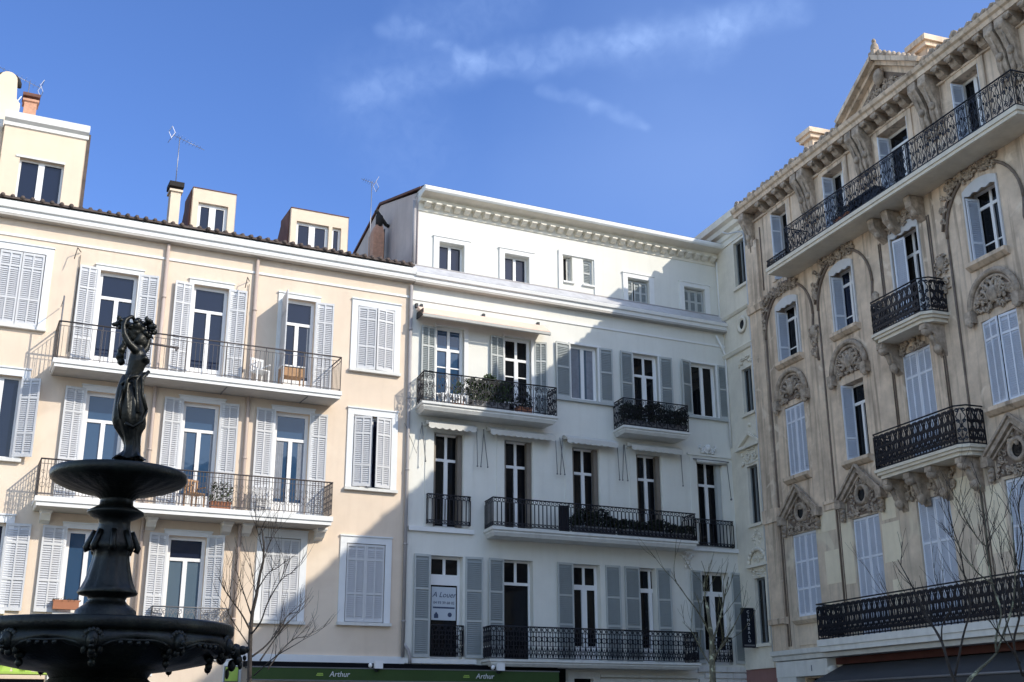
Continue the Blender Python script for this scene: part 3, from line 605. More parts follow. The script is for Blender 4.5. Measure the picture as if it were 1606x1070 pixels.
# shop level
b = MB(); b.bo(-4.8, 4.9, .0, .45, 3.14, 3.28); b.bo(4.9, 5.4, 0, .04, 0, 3.3); b.build('shop_fascia', M['dark'], ivory)
b = MB(); b.bo(.3, 4.9, -.28, -.22, 0, 2.9); b.bo(6.9, 10.0, -.25, -.2, 0, 2.5); b.build('shop_window', M['glassk'], ivory)
b = MB(); b.wall(5.45, 6.62, 0, 3.15, .08, [(5.68, 6.38, 0, 2.95)], .2); q = b.build('shop_doorway', M['slabw'], ivory); b = MB(); b.bo(5.6, 6.45, -.24, -.2, 0, 3.0); b.build('pane', M['glassk'], q)
b = MB(); b.bo(6.62, 10.35, 0, .12, 2.62, 2.95); b.bo(6.62, 10.35, 0, .16, 3.0, 3.08); b.build('stone_fascia', M['slabw'], ivory)
b = MB(); z = .02; k = 0
while z < 3.3:
    x = 10.4 + (.25 if k % 2 else 0)
    while x < 12.3: b.bo(x, min(x + .55, 12.33), 0, .10 + R.uniform(-.02, .03), z, z + .17); x += .57
    z += .20; k += 1
b.build('rusticated_base', M['slabw'], ivory)
b = MB(); relief(b, 10.2, 6.88, .5, .5, 0, 8, .1, seed=5); b.build('plaster_ornament', M['trim'], ivory)
b = MB(); relief(b, 11.3, 10.85, .7, .25, 0, 10, .1, seed=6); b.ball((11.3, -.05, 10.9), .12, .1, .14); b.build('plaster_ornament', M['trim'], ivory)

# ================================================================== NARROW BUILDING
strip = thing('narrow_building', 'tall narrow pale stone building squeezed into the corner between the ivory and the ornate buildings', 'building', PB, ROTB)
SW = [(1.13, 1.88, 16.75, 18.5), (1.12, 1.78, 11.98, 13.62), (1.06, 1.72, 8.08, 10.1), (1.04, 1.72, 4.1, 6.25)]
b = MB(); b.wall(-.0, 2.12, 3.3, 19.3, 0, SW, .16); b.bo(-5, 2.12, -7, -.6, 0, 19.5); b.bo(-5, .0, -.6, .0, 15.8, 19.3); b.build('wall', M['strip'], strip)
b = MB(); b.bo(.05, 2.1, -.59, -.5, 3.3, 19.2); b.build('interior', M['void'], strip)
b = MB(); b.wall(0, 2.12, 0, 3.3, 0, [], .1); b.build('base', M['pinkw'], strip)
b = MB(); b.bo(0, 2.1, 0, .05, 18.62, 18.68); b.build('wall_band', M['strip'], strip)
for pr in ([(0, 15.78), (.06, 15.8), (.12, 15.88), (0, 15.92)], [(0, 14.3), (.08, 14.32), (.14, 14.44), (.1, 14.5), (0, 14.52)]): b = MB(); b.sweep(pr, 0, 2.1); b.build('wall_band', M['strip'], strip)
b = MB(); b.bo(.5, 2.0, 0, .08, 3.3, 3.6); b.build('wall_band', M['strip'], strip)
b = MB(); b.sweep([(0, 18.85), (.06, 18.9), (.08, 19.05), (.22, 19.12), (.26, 19.28), (.40, 19.36), (.42, 19.60), (-.5, 19.66), (-.5, 18.85)], -5, 2.1)
b.build('cornice', M['strip'], strip)
for i, w in enumerate(SW):
    window(strip, *w, o=-.15, fr=.05, cen=.06, g='glassk', fm='shD', name='window'); x0, x1, z0, z1 = w
    b = MB(); b.bo(x0 - .12, x1 + .12, 0, .1, z0 - .1, z0 - .001); b.bo(x0 - .1, x0, 0, .03, z0, z1 + .1); b.bo(x1, x1 + .1, 0, .03, z0, z1 + .1); b.bo(x0, x1, 0, .03, z1 + .001, z1 + .1); b.build('window_surround', M['strip'], strip)
b = MB(); b.lathe([(.27, 0), (.33, .06), (.22, .09), (.17, .02)], 20); o_ = b.build('oculus_ring', M['strip'], strip, (1.38, 0, 15.28)); o_.rotation_euler = (PI / 2, 0, 0)
b = MB(); b.lathe([(.0, .015), (.18, .015)], 16); o_ = b.build('oculus_pane', M['glassk'], strip, (1.38, 0, 15.28)); o_.rotation_euler = (PI / 2, 0, 0)
b = MB()
for dx0, dz0, dx1, dz1 in ((.55, 10.84, 1.39, 11.25), (1.39, 11.25, 2.08, 10.84)): b.tube([(dx0, -.08, dz0), (dx1, -.08, dz1)], .07, 4)
b.bo(.5, 2.1, 0, .16, 10.74, 10.84); relief(b, 1.39, 10.45, 1.3, .5, 0, 16, .1, seed=8); relief(b, 1.4, 13.9, .9, .4, 0, 8, .08, seed=9, s=.8); b.ball((1.42, -.03, 11.55), .07)
for k in range(9):
    a0, a1 = PI * k / 9, PI * (k + 1) / 9; b.tube([(1.38 + .58 * cos(a0), -.07, 6.72 + .5 * sin(a0)), (1.38 + .58 * cos(a1), -.07, 6.72 + .5 * sin(a1))], .07, 5)
b.bo(.7, 2.1, 0, .14, 6.62, 6.72); relief(b, 1.38, 6.92, .8, .3, 0, 10, .08, seed=10, s=.7); relief(b, 1.38, 6.45, .9, .2, 0, 8, .1, seed=11, s=.8); relief(b, 1.38, 7.6, .6, .5, 0, 8, .06, seed=12, s=.8)
b.build('carved_ornament', M['strip'], strip)
b = MB(); b.tube([(2.02, -.08, 3.5), (2.02, -.08, 19.0)], .045, 8); b.tube([(1.15, -.45, 18.92), (1.25, -.3, 18.85), (1.8, -.1, 18.75), (2.02, -.1, 18.6)], .03, 6); b.build('downpipe', M['shP'], strip)

# ================================================================== ORNATE BUILDING
orn = thing('ornate_building', 'weathered tan stone building with carved ornament, a pediment on its roofline and black iron balconies', 'building', PB, ROTB)
XR = 27.0
C5 = [(3.88, 4.82, 16.06, 18.58), (7.03, 8.12, 16.06, 18.58), (9.95, 11.30, 16.06, 18.56), (13.28, 14.34, 16.06, 18.56)]
C4 = [(3.72, 4.95, 13.12, 15.12), (6.95, 8.04, 13.15, 15.22), (9.98, 11.18, 12.2, 15.25), (13.2, 14.36, 13.15, 15.2)]
C3 = [(3.70, 4.85, 9.2, 11.55), (6.93, 8.02, 9.08, 11.47), (9.88, 11.1, 8.36, 11.58), (13.15, 14.42, 9.2, 11.52)]
C2 = [(3.55, 4.92, 4.75, 7.36), (6.82, 8.12, 3.9, 7.36), (9.8, 11.16, 3.9, 7.4), (13.2, 14.5, 3.9, 7.34), (16.3, 17.6, 3.9, 7.34)]
XC = [(x, x + 1.15, z0, z1) for x in (16.35, 19.6, 22.9) for z0, z1 in ((16.4, 18.5), (13.15, 15.2), (9.2, 11.5))] + [(19.6, 20.75, 4.75, 7.34), (22.9, 24.05, 4.75, 7.34)]
allo = C5 + C4 + C3 + C2 + XC
b = MB(); b.wall(2.12, XR, 8.0, 19.1, .05, [w for w in allo if w[2] > 8], .4); b.wall(2.12, XR, 3.3, 8.0, .05, [w for w in C2 + XC[-2:]], .4, 1)
b.bo(2.12, XR, -9, -.6, 0, 19.5); b.bo(2.12, 2.14, -.6, .05, 0, 19.1)
b.wall(2.12, XR, 0, 3.3, .05, [(3.75, 5.4, 0, 2.9), (5.8, XR - .5, 0, 3.28)], .3, 1); b.build('wall', [M['stone'], M['stone_low']], orn)
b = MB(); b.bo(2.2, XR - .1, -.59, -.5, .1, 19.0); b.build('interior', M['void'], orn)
# piers and the mouldings beside them
b = MB()
b.bo(2.16, 2.92, .05, .17, 3.8, 18.0); b.sweep([(.05, 15.3), (.24, 15.34), (.28, 15.55), (.20, 15.6), (.2, 15.75), (.05, 15.8)], 2.12, 3.0); b.sweep([(.05, 4.6), (.26, 4.62), (.28, 4.78), (.05, 4.85)], 2.12, 3.0)
b.bo(2.14, 3.02, .05, .23, 7.9, 8.35); b.build('pilaster', M['stone'], orn)
def vmould(x, z0, z1, r=.032): q.tube([(x, -.07, z0), (x, -.07, z1)], r, 6)
q = MB()
for x, zt in ((2.97, 14.2), (6.13, 14.2), (12.36, 14.2), (15.5, 14.2)): vmould(x, 3.9, zt); vmould(x + .11, 3.9, 8.0, .015)
for x in (9.42, 9.5, 11.62, 11.7): vmould(x, 8.6, 15.2, .02)
for x in (3.05, 6.2, 9.3, 12.4, 15.5): vmould(x, 16.0, 18.4, .022)
for c, w_, h_ in ((4.40, 1.43, 1.65), (7.55, 1.42, 1.62), (13.8, 1.44, 1.68)):
    pts = [(c - w_, -.08, 14.2)] + [(c + w_ * cos(a), -.08, 14.2 + (h_ - .15) * sin(a)) for a in [PI * (1 - k / 18) for k in range(1, 19)]]
    q.tube(pts, .045, 6)
    q.tube([(c + (w_ + .14) * cos(a), -.10, 14.2 + (h_ - .02) * sin(a)) for a in [PI * (.95 - .6 * k / 12) for k in range(13)]], .04, 6)
    q.tube([(c + w_, -.08, 14.2), (c + w_ - .08, -.08, 13.7), (c + w_ + .04, -.08, 13.2), (c + w_ + .1, -.08, 12.6)], .04, 6)
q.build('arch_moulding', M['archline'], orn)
# repaired pale patches and belt at 8 m
b = MB(); xs = [(5.05, 6.0, 7.2, 7.8), (5.3, 6.05, 5.6, 6.6), (8.2, 9.0, 5.9, 7.0), (8.25, 8.9, 7.1, 7.7), (6.2, 6.75, 5.5, 7.3), (8.45, 8.75, 4.6, 5.4), (11.3, 12.1, 6.9, 7.7), (12.5, 13.1, 5.6, 7.3), (14.6, 15.3, 5.8, 7.4), (11.9, 12.2, 5.0, 5.9), (5.15, 5.5, 4.4, 5.1)]
for x0, x1, z0, z1 in xs: b = MB(); b.bo(x0, x1, .05, .056, z0, z1); b.build('repaired_block', M['stone_pale'], orn)
for x0, x1 in ((5.5, 6.1), (8.6, 9.1), (12.4, 12.75), (14.9, 15.5)): b = MB(); b.sweep([(.05, 7.82), (.09, 7.82), (.09, 8.0), (.12, 8.0), (.12, 8.1), (.05, 8.1)], x0, x1); b.build('string_course', M['stone'], orn)
# cornice
b = MB(); b.sweep([(.05, 18.70), (.12, 18.71), (.14, 18.76), (.05, 18.78)], 2.12, XR); b.bo(2.14, XR, .05, .062, 18.781, 19.058, 1)
b.sweep([(.05, 19.06), (.52, 19.06), (.55, 19.18), (.62, 19.22), (.66, 19.32), (.60, 19.38), (-.6, 19.40), (-.6, 19.06)], 2.12, XR)
corn = b.build('cornice', [M['stone'], M['archline']], orn)
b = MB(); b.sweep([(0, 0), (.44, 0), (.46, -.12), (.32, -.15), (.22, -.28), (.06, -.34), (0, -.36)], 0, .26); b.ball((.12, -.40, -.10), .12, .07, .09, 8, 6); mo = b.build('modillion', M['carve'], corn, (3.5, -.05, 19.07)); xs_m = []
x = 3.5
while x < 26:
    if all(abs(x + .12 - p) > .34 for p in (6.15, 9.25, 12.35, 15.5)): xs_m.append(x)
    x += .56
for x in xs_m[1:]:
    c = mo.copy(); COL.objects.link(c); c.parent = corn; c.location = (x, -.05, 19.07)
def console(x, s=1.0):
    b = MB(); b.sweep([(.05, 19.05), (.50, 19.05), (.52, 18.8), (.36, 18.55), (.22, 18.2), (.20, 17.9), (.14, 17.7), (.05, 17.6)], x - .16, x + .16)
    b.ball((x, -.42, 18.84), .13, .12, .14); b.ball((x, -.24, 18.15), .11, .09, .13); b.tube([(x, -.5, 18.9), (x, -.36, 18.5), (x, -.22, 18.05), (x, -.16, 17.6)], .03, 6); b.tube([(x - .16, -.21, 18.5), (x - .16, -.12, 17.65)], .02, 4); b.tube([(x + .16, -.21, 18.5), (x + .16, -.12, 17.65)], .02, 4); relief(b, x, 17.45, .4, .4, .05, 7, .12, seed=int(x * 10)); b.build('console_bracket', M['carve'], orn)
for x in (2.55, 5.95, 6.35, 9.05, 9.45, 12.15, 12.6, 15.3, 15.7): console(x)
# crest of palmettes along the roof edge
b = MB(); x = 2.4; k = 0
while x < 26.5:
    if 8.95 < x and len(b.v) and x < 9.3: b.build('roof_crest', M['carve'], orn); b = MB()
    if not 8.95 < x < 12.5:
        h = .13 + .07 * (k % 3 == 0) + R.uniform(-.02, .03)
        b.prism([(x - .12, 19.36), (x + .12, 19.36), (x + .15, 19.38 + h * .6), (x + .05, 19.38 + h), (x - .05, 19.38 + h), (x - .15, 19.38 + h * .6)], .42, .56); b.ball((x, -.56, 19.40 + h * .5), .07, .05, h * .45, 6, 5)
    x += .30; k += 1
for x in (12.7,): b.ball((x, -.45, 19.5), .12, .12, .16, 8, 6)
b.build('roof_crest', M['carve'], orn)
# pediment
PX0, PX1, PC, PZ, PB0 = 8.95, 12.55, 10.72, 20.65, 19.38
b = MB(); b.prism([(PX0, PB0), (PX1, PB0), (PC, PZ - .05)], -.1, .30)
for (xa, xb) in ((PX0 - .1, PC), (PX1 + .1, PC)):
    n_ = Vector((xb - xa, PZ - PB0)).normalized(); nx, nz = -n_.y, n_.x
    if nz < 0: nx, nz = -nx, -nz
    for (o1, t0, t1) in ((.50, -.02, .10), (.68, .10, .24)):
        b.prism([(xa + nx * t0, PB0 + nz * t0), (xb + nx * t0, PZ - .12 + nz * t0), (xb, PZ - .12 + t1 * 1.15), (xa + nx * t1, PB0 + nz * t1)], -.1, o1)
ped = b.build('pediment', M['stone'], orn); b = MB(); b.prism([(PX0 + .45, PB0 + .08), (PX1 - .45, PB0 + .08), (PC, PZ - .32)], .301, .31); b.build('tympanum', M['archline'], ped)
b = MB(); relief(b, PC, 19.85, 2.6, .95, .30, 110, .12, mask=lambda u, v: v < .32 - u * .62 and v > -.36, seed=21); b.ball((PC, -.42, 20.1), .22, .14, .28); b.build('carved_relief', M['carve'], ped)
b = MB()
for k in range(1, 9):
    for xa in (PX0, PX1):
        t = k / 9; x = xa + (PC - xa) * t; z = PB0 + (PZ - PB0) * t + .20; b.ball((x, -.45, z + .08), .10, .10, .14, 6, 5)
b.box(PC - .14, PC + .14, -.6, -.3, PZ, PZ + .3); b.ball((PC, -.45, PZ + .42), .13, .13, .22, 8, 6); b.ball((PC, -.45, PZ + .68), .07, .07, .09, 6, 5); b.ball((PC + .35, -.45, PZ - .02), .2, .1, .12, 8, 5); b.build('finial', M['carve'], ped)
for (x, z, w) in ((5.6, 21.0, .5), (11.6, 21.0, .55)):
    b = MB(); b.box(x - w / 2, x + w / 2, .5, 1.1, 19.4, z - .35); b.box(x - w / 2 - .1, x + w / 2 + .1, .38, 1.22, z - .35, z - .2); b.box(x - w / 2 - .18, x + w / 2 + .18, .3, 1.3, z - .2, z - .02); b.box(x - w / 2 + .05, x + w / 2 - .05, .55, 1.05, z - .02, z + .13); b.build('chimney', M['stone'], orn)
b = MB(); b.box(2.12, XR, .6, 9, 19.5, 19.55); b.build('roof', M['tile'], orn)
# windows, top storey
for i, (a, c, z0, z1) in enumerate(C5):
    window(orn, a, c, z0, z1, o=-.35, fr=.09, cen=.13, g='glassk', name='balcony_door', tr=.8 if i == 2 else None)
    b = MB(); b.bo(a - .22, a - .001, .05, .09, z0, z1 + .2); b.bo(c + .001, c + .22, .05, .09, z0, z1 + .2); b.bo(a, c, .05, .09, z1 + .001, z1 + .2); b.build('window_surround', M['stone'], orn)
    shutter(orn, a + .05, a + .43, z0 + .02, z1 - .1, mat='shB', cols=1, rails=(.4, .75), o=.16, ang=-84)
    b = MB(); b.bo(c - .05, c - .002, -.28, .07, z0, z1); b.build('jamb', M['shP'], orn)
# fourth storey: white scalloped blind box under a low arch
for i, (a, c, z0, z1) in enumerate(C4):
    window(orn, a, c, z0, z1 - .02, o=-.32, fr=.08, cen=.10, bars=(.25,), tr=.76, split=True, g='glassk' if i != 1 else 'glass', name='window' if i != 2 else 'balcony_door')
    w = c - a; m_ = (a + c) / 2; b = MB()
    top = [(m_ - w / 2 - .07 + (w + .14) * t, z1 + .02 + .17 * (1 - (2 * t - 1) ** 2)) for t in [k / 10 for k in range(11)]]
    b.prism(top[::-1] + [(m_ - w / 2 - .07, z1 - .12)] + [(m_ - w / 2 - .07 + (w + .14) * (k + .5) / 8, z1 - (.18 if k % 2 else .12)) for k in range(8)] + [(m_ + w / 2 + .07, z1 - .12)], .055, .10)
    b.bo(a - .07, a, .05, .10, z0, z1 - .12); b.bo(c, c + .07, .05, .10, z0, z1 - .12); bx = b.build('blind_box', M['shP'], orn)
    if i != 2:
        b = MB(); b.sweep([(.05, z0 - .22), (.12, z0 - .2), (.24, z0 - .10), (.24, z0 - .001), (.05, z0 - .001)], a - .15, c + .15); b.build('sill', M['stone'], orn)
    shutter(orn, a + .05, a + (.42 if i != 2 else .5), z0 + .02, z1 - .2, mat='shB', cols=1, rails=(.3,), o=.10 if i != 2 else .03, ang=-78 if i != 2 else -12)
    b = MB(); b.bo(c - .05, c - .002, -.26, .055, z0, z1 - .14); b.build('jamb', M['shP'], orn)
# carved work over fourth storey
for i, c in enumerate((4.40, 7.55, 10.6, 13.8)):
    b = MB()
    if i != 2:
        for k in range(30):
            r_ = random.Random(100 * i + k); a = PI * r_.uniform(.38, .93); rr = r_.uniform(1.12, 1.40)
            x = c + 1.38 * rr * cos(a); z = 14.2 + 1.45 * rr * sin(a)
            if z > 15.86: z = 15.8 - r_.uniform(0, .2)
            if x < c - 1.55: x = c - 1.5
            s_ = spiral(0, 0, r_.uniform(.07, .13), r_.uniform(0, 6), r_.choice((-1, 1)), 8); b.tube([(x + u, -.10 - .006 * j, z + v) for j, (u, v) in enumerate(s_)], .032, 5); b.ball((x + .08, -.09, z - .06), .07, .07, .05, 6, 4)
        relief(b, c, 15.62, 1.3, .30, .05, 16, .14, seed=30 + i)
    else:
        relief(b, c, 15.55, 1.5, .42, .05, 34, .2, seed=30 + i)
        for sx in (-.85, -.2, .85): b.sweep([(.05, 15.8), (.55, 15.8), (.5, 15.5), (.25, 15.25), (.05, 15.1)], c + sx - .13, c + sx + .13); b.ball((c + sx, -.3, 15.35), .12, .14, .14)
    b.build('carved_relief', M['carve'], orn)
for i, x in enumerate((2.52, 5.78, 9.05, 12.0)):
    b = MB(); b.ball((x, -.08, 13.62), .15, .12, .22, 8, 6); relief(b, x, 13.3, .42, 1.0, .05, 16, .12, seed=60 + i); b.ball((x, -.06, 12.85), .10, .08, .14); b.build('cartouche', M['carve'], orn)
for x in (6.5, 9.2, 12.7, 9.35): pass
# third storey: shutters and shell arches / bracketed balcony
SB3 = dict(mat='shB', cols=2, rails=(.78,), o=-.02)
for i, (a, c, z0, z1) in enumerate(C3):
    m_ = (a + c) / 2
    window(orn, a, c, z0, z1, o=-.32, fr=.08, cen=.1, tr=.74, g='glassk', name='window' if i != 2 else 'balcony_door')
    if i == 1: shutter(orn, a + .05, a + .43, z0 + .02, z1 - .02, mat='shB', cols=1, rails=(.3,), o=.12, ang=-74)
    else:
        k = 5 if i == 3 else 0
        shutter(orn, a + .01, m_ - .005, z0 + .02, z1 - .02, **SB3, ang=k + 4 * (i == 3)); shutter(orn, m_ + .005, c - .01, z0 + .02, z1 - .02, **SB3, hinge='R', ang=k)
    if i != 2:
        b = MB(); b.sweep([(.05, z0 - .22), (.12, z0 - .2), (.24, z0 - .10), (.24, z0 - .001), (.05, z0 - .001)], a - .12, c + .15); b.build('sill', M['stone'], orn)
        b = MB(); r0 = .86; zc = 11.85
        for rr, oo, th in ((r0, .13, .09), (r0 - .13, .09, .05)): b.tube([(m_ + rr * cos(a_), -oo, zc + rr * sin(a_)) for a_ in [PI * k / 16 for k in range(17)]], th, 6)
        for sg in (-1, 1): b.bo(m_ + sg * r0 - .12, m_ + sg * r0 + .12, .05, .26, zc - .32, zc); b.ball((m_ + sg * r0, -.2, zc - .34), .1, .08, .1)
        b.prism([(m_ + (r0 - .1) * cos(a_), zc + (r0 - .1) * sin(a_)) for a_ in [PI * k / 16 for k in range(17)]], .05, .06, 1); b.bo(m_ - r0 + .12, m_ + r0 - .12, .05, .06, zc - .12, zc, 1)
        relief(b, m_, zc + .25, 1.3, .75, .06, 46, .13, mask=lambda u, v: (u * u + (v + .25) ** 2) < .45, seed=70 + i); b.ball((m_, -.12, zc + .25), .17, .12, .24)
        for k in range(7): a_ = PI * (.1 + .8 * k / 6); b.tube([(m_ + .12 * cos(a_), -.1, zc + .1 + .1 * sin(a_)), (m_ + .5 * cos(a_), -.14, zc + .1 + .5 * sin(a_))], .03, 5, r1=.05)
        b.build('shell_arch', [M['carve'], M['archline']], orn)
# second storey: closed shutters below small gables with roundels
for i, (a, c, z0, z1) in enumerate(C2):
    m_ = (a + c) / 2
    for x0, x1 in ((a + .01, m_ - .005), (m_ + .005, c - .01)): shutter(orn, x0, x1, z0 + .02, z1 - .01, mat='shB', cols=2, rails=(.33, .66), o=-.04)
    b = MB(); b.bo(a, c, -.3, -.2, z0, z1); b.build('window', M['glassk'], orn)
    if i == 0: b = MB(); b.sweep([(.05, z0 - .22), (.12, z0 - .2), (.24, z0 - .10), (.24, z0 - .001), (.05, z0 - .001)], a - .1, c + .1); b.bo(a, c, .05, .09, 3.9, z0 - .3); b.build('sill', M['stone_low'], orn)
    if i in (0, 1, 3):
        b = MB(); g_ = 1.0
        for sg in (-1, 1):
            b.tube([(m_ + sg * g_, -.16, 7.9), (m_, -.16, 8.74)], .085, 4); b.tube([(m_ + sg * (g_ + .08), -.24, 7.98), (m_, -.24, 8.88)], .05, 4); b.tube([(m_ + sg * (g_ - .16), -.12, 7.9), (m_, -.12, 8.56)], .04, 4)
            b.bo(m_ + sg * g_ - .13, m_ + sg * g_ + .13, .05, .28, 7.72, 7.98); b.tube([(m_ + sg * (g_ - .05), -.12, 7.7), (m_ + sg * (g_ - .05), -.12, 7.4)], .08, 6)
            for kz in range(4): b.ball((m_ + sg * (g_ - .05), -.16, 7.72 - kz * .12), .08, .08, .06, 6, 4)
        b.lathe([(.20, .0), (.22, .10), (.30, .10), (.33, .0)], 20); o_n = len(b.v)
        rr = b.v[-80:]; b.v[-80:] = [(m_ + x, -.05 - z, 8.0 + y) for x, y, z in rr]
        b.add([(m_ + .21 * cos(2 * PI * k / 16), -.075, 8.0 + .21 * sin(2 * PI * k / 16)) for k in range(16)], [tuple(range(16))], 1)
        relief(b, m_, 7.52, 1.6, .26, .05, 26, .12, seed=80 + i, s=.8); relief(b, m_, 7.95, 1.5, .5, .05, 26, .1, mask=lambda u, v: u > .38, seed=84 + i, s=.8); relief(b, m_, 8.3, .5, .3, .05, 8, .1, seed=90 + i)
        b.prism([(m_ - .82, 7.42), (m_ + .82, 7.42), (m_ + .82, 7.9), (m_, 8.55), (m_ - .82, 7.9)], .051, .06, 2)
        b.build('gable_ornament', [M['carve'], M['glassk'], M['archline']], orn)
    if i == 2: b = MB(); relief(b, m_, 7.72, 2.0, .6, .05, 46, .16, seed=85); b.build('carved_relief', M['carve'], orn)
for a, c, z0, z1 in XC:      # bays that continue past the picture's edge
    b = MB(); b.bo(a, c, -.3, -.2, z0, z1); b.build('window', M['glassk'], orn); m_ = (a + c) / 2
    for x0, x1 in ((a + .01, m_ - .005), (m_ + .005, c - .01)): shutter(orn, x0, x1, z0 + .02, z1 - .02, **SB3)
    b = MB(); b.sweep([(.05, z0 - .22), (.12, z0 - .2), (.24, z0 - .10), (.24, z0 - .001), (.05, z0 - .001)], a - .12, c + .15); b.build('sill', M['stone'], orn)
# balconies
bt = balcony(orn, 4.70, 16.35, 1.0, 15.84, 16.06, 17.06, 'scroll', 'iron', 'soffit', rail=False)
railing(bt, [(5.9, -.02), (5.9, -.96), (16.30, -.96), (16.30, -.02)], 16.06, 17.06, 'scroll', 'iron'); railing(bt, [(4.75, -.05), (4.75, -.96), (5.9, -.96)], 16.06, 16.32, 'circles', 'iron')
def bow(x0, x1, d, z1, rz, nbr):
    b = MB(); k = .22
    P_ = [(x0, .05), (x0, d - k), (x0 + k, d), (x1 - k, d), (x1, d - k), (x1, .05)]
    for ins, za, zb in ((0, z1 - .08, z1), (.05, z1 - .16, z1 - .08), (.12, z1 - .26, z1 - .16)):
        b.prism([(0, 0), (1, 0), (1, 1)], 0, 0) if False else None
        pts = [(x + (ins if x < (x0 + x1) / 2 else -ins), max(.05, o - ins) if o > .05 else .05) for x, o in P_]; n = len(pts)
        b.add([(x, -o, za) for x, o in pts] + [(x, -o, zb) for x, o in pts], [(j, (j + 1) % n, n + (j + 1) % n, n + j) for j in range(n)] + [tuple(range(n)), tuple(range(n, 2 * n))])
    s = b.build('balcony', M['soffit'], orn)
    railing(s, [(x + (.05 if x < (x0 + x1) / 2 else -.05), -(o - .05 if o > .05 else .07)) for x, o in P_], z1, rz, 'dscroll', 'iron')
    for x in nbr:
        b = MB(); b.sweep([(.05, z1 - .27), (d * .8, z1 - .27), (d * .82, z1 - .42), (d * .5, z1 - .55), (d * .4, z1 - .8), (.2, z1 - .95), (.05, z1 - 1.15)], x - .13, x + .13)
        b.ball((x, -d * .66, z1 - .47), .16, .15, .14); b.ball((x, -.25, z1 - .92), .14, .13, .17); b.tube([(x, -d * .78, z1 - .35), (x, -d * .45, z1 - .68), (x, -.2, z1 - 1.1)], .07, 6); b.build('bracket', M['carve'], s)
    return s
bu = bow(9.45, 12.05, .85, 12.17, 13.15, (9.75, 11.65)); b = MB(); relief(b, 10.65, 11.76, 1.7, .4, .05, 30, .15, seed=77); b.build('carved_relief', M['carve'], bu)
bow(8.95, 12.85, .85, 8.32, 9.34, (9.35, 10.3, 11.2, 12.4))
bb_ = balcony(orn, 5.9, 20.0, 1.0, 3.56, 3.90, 4.92, 'dscroll', 'iron', 'slabw')
# street level
b = MB(); b.sweep([(.05, 3.42), (.40, 3.46), (.42, 3.58), (.50, 3.62), (.52, 3.76), (.05, 3.80)], 2.5, 5.85); b.bo(2.62, 5.45, .05, .40, 2.95, 3.419); b.bo(2.62, 3.7, .05, .38, 0, 2.95); b.sweep([(.05, 3.42), (.75, 3.42), (.80, 3.545), (.05, 3.55)], 5.9, 20)
b.ball((5.5, -.25, 3.08), .16, .2, .14); b.build('shop_lintel', M['slabw'], orn)
text_mesh('number', '1', .26, M['ink'], orn, (4.62, -.406, 3.16))
b = MB(); b.bo(5.75, 20, .05, .30, 3.22, 3.415); b.build('beam', M['maroon'], orn)

# ================================================================== AWNINGS AND SIGNS
cv = thing('shop_canopy', 'long charcoal shop canopy below the maroon beam of the ornate building', 'canopy', WB(5.9, 0, 0), ROTB)
b = MB(); b.sweep([(.10, 3.20), (.16, 3.21), (1.25, 2.72), (1.24, 2.69), (.12, 3.15)], 0, 13.5); cf = b.build('canopy_fabric', M['greyc'], cv)
b = MB(); b.tube([(0, -1.26, 2.68), (13.5, -1.26, 2.68)], .035, 8); b.build('front_bar', M['irong'], cv)
b = MB(); b.bo(0, 13.5, 1.23, 1.25, 2.40, 2.66); b.build('valance', M['greyc'], cv)
ga = thing('green_awning', 'long dark green shop awning with white lettering, below the peach and ivory buildings', 'awning', WA(-4.85, 0, 0), ROTA)
b = MB(); b.sweep([(.45, 3.13), (.80, 3.10), (.80, 3.07), (.45, 3.08)], 0, 9.6); b.build('awning_fabric', M['greyc'], ga)
b = MB(); b.bo(0, 9.6, .80, .815, 2.78, 3.12); va = b.build('valance', M['green'], ga)
b = MB(); b.bo(-.02, 9.62, .79, .83, 3.10, 3.13); b.bo(-.02, 9.62, .79, .83, 2.755, 2.785); b.build('edge_bar', M['irong'], ga)
text_mesh('lettering', 'Arthur', .21, M['letter'], va, (2.60, -.822, 2.94), shear=.2); text_mesh('lettering', 'Arthur', .21, M['letter'], va, (7.1, -.822, 2.94), shear=.2)
b = MB()
for x in (2.15, 6.62): b.bo(x - .22, x - .02, .818, .823, 2.90, 2.93); b.bo(x - .2, x - .03, .818, .823, 2.95, 2.97)
b.build('emblem', M['lime'], va)
gl = thing('leaf_awning', 'bright lime green awning edge with leaf cut-outs, left behind the fountain bowl', 'awning', WA(-14, 0, 0), ROTA)
b = MB(); b.bo(0, 4.1, .2, .85, 2.84, 2.90); b.build('awning_edge', M['lime'], gl)
b = MB()
for x, h in ((.3, .25), (.9, .3), (1.5, .2), (2.1, .28), (2.55, .32), (2.8, .42), (3.0, .38), (3.35, .2), (3.5, .25)): b.prism([(x - .14, 2.9), (x + .14, 2.9), (x + .2, 2.9 + h * .6), (x + .04, 2.9 + h * .75), (x - .02, 2.9 + h), (x - .1, 2.9 + h * .7), (x - .2, 2.9 + h * .75)], .80, .83)
b.build('leaf_cutout', M['leafl'], gl)
ls = thing('lime_sign', 'bright lime panel above the shop door, at the left end of the green awning', 'sign', WA(-5.3, 0, 0), ROTA)
b = MB(); b.bo(0, .34, .1, .16, 2.75, 3.12); b.build('panel', M['lime'], ls); b = MB(); b.bo(-.03, .37, .07, .10, 2.72, 3.15); b.build('panel_frame', M['irong'], ls)
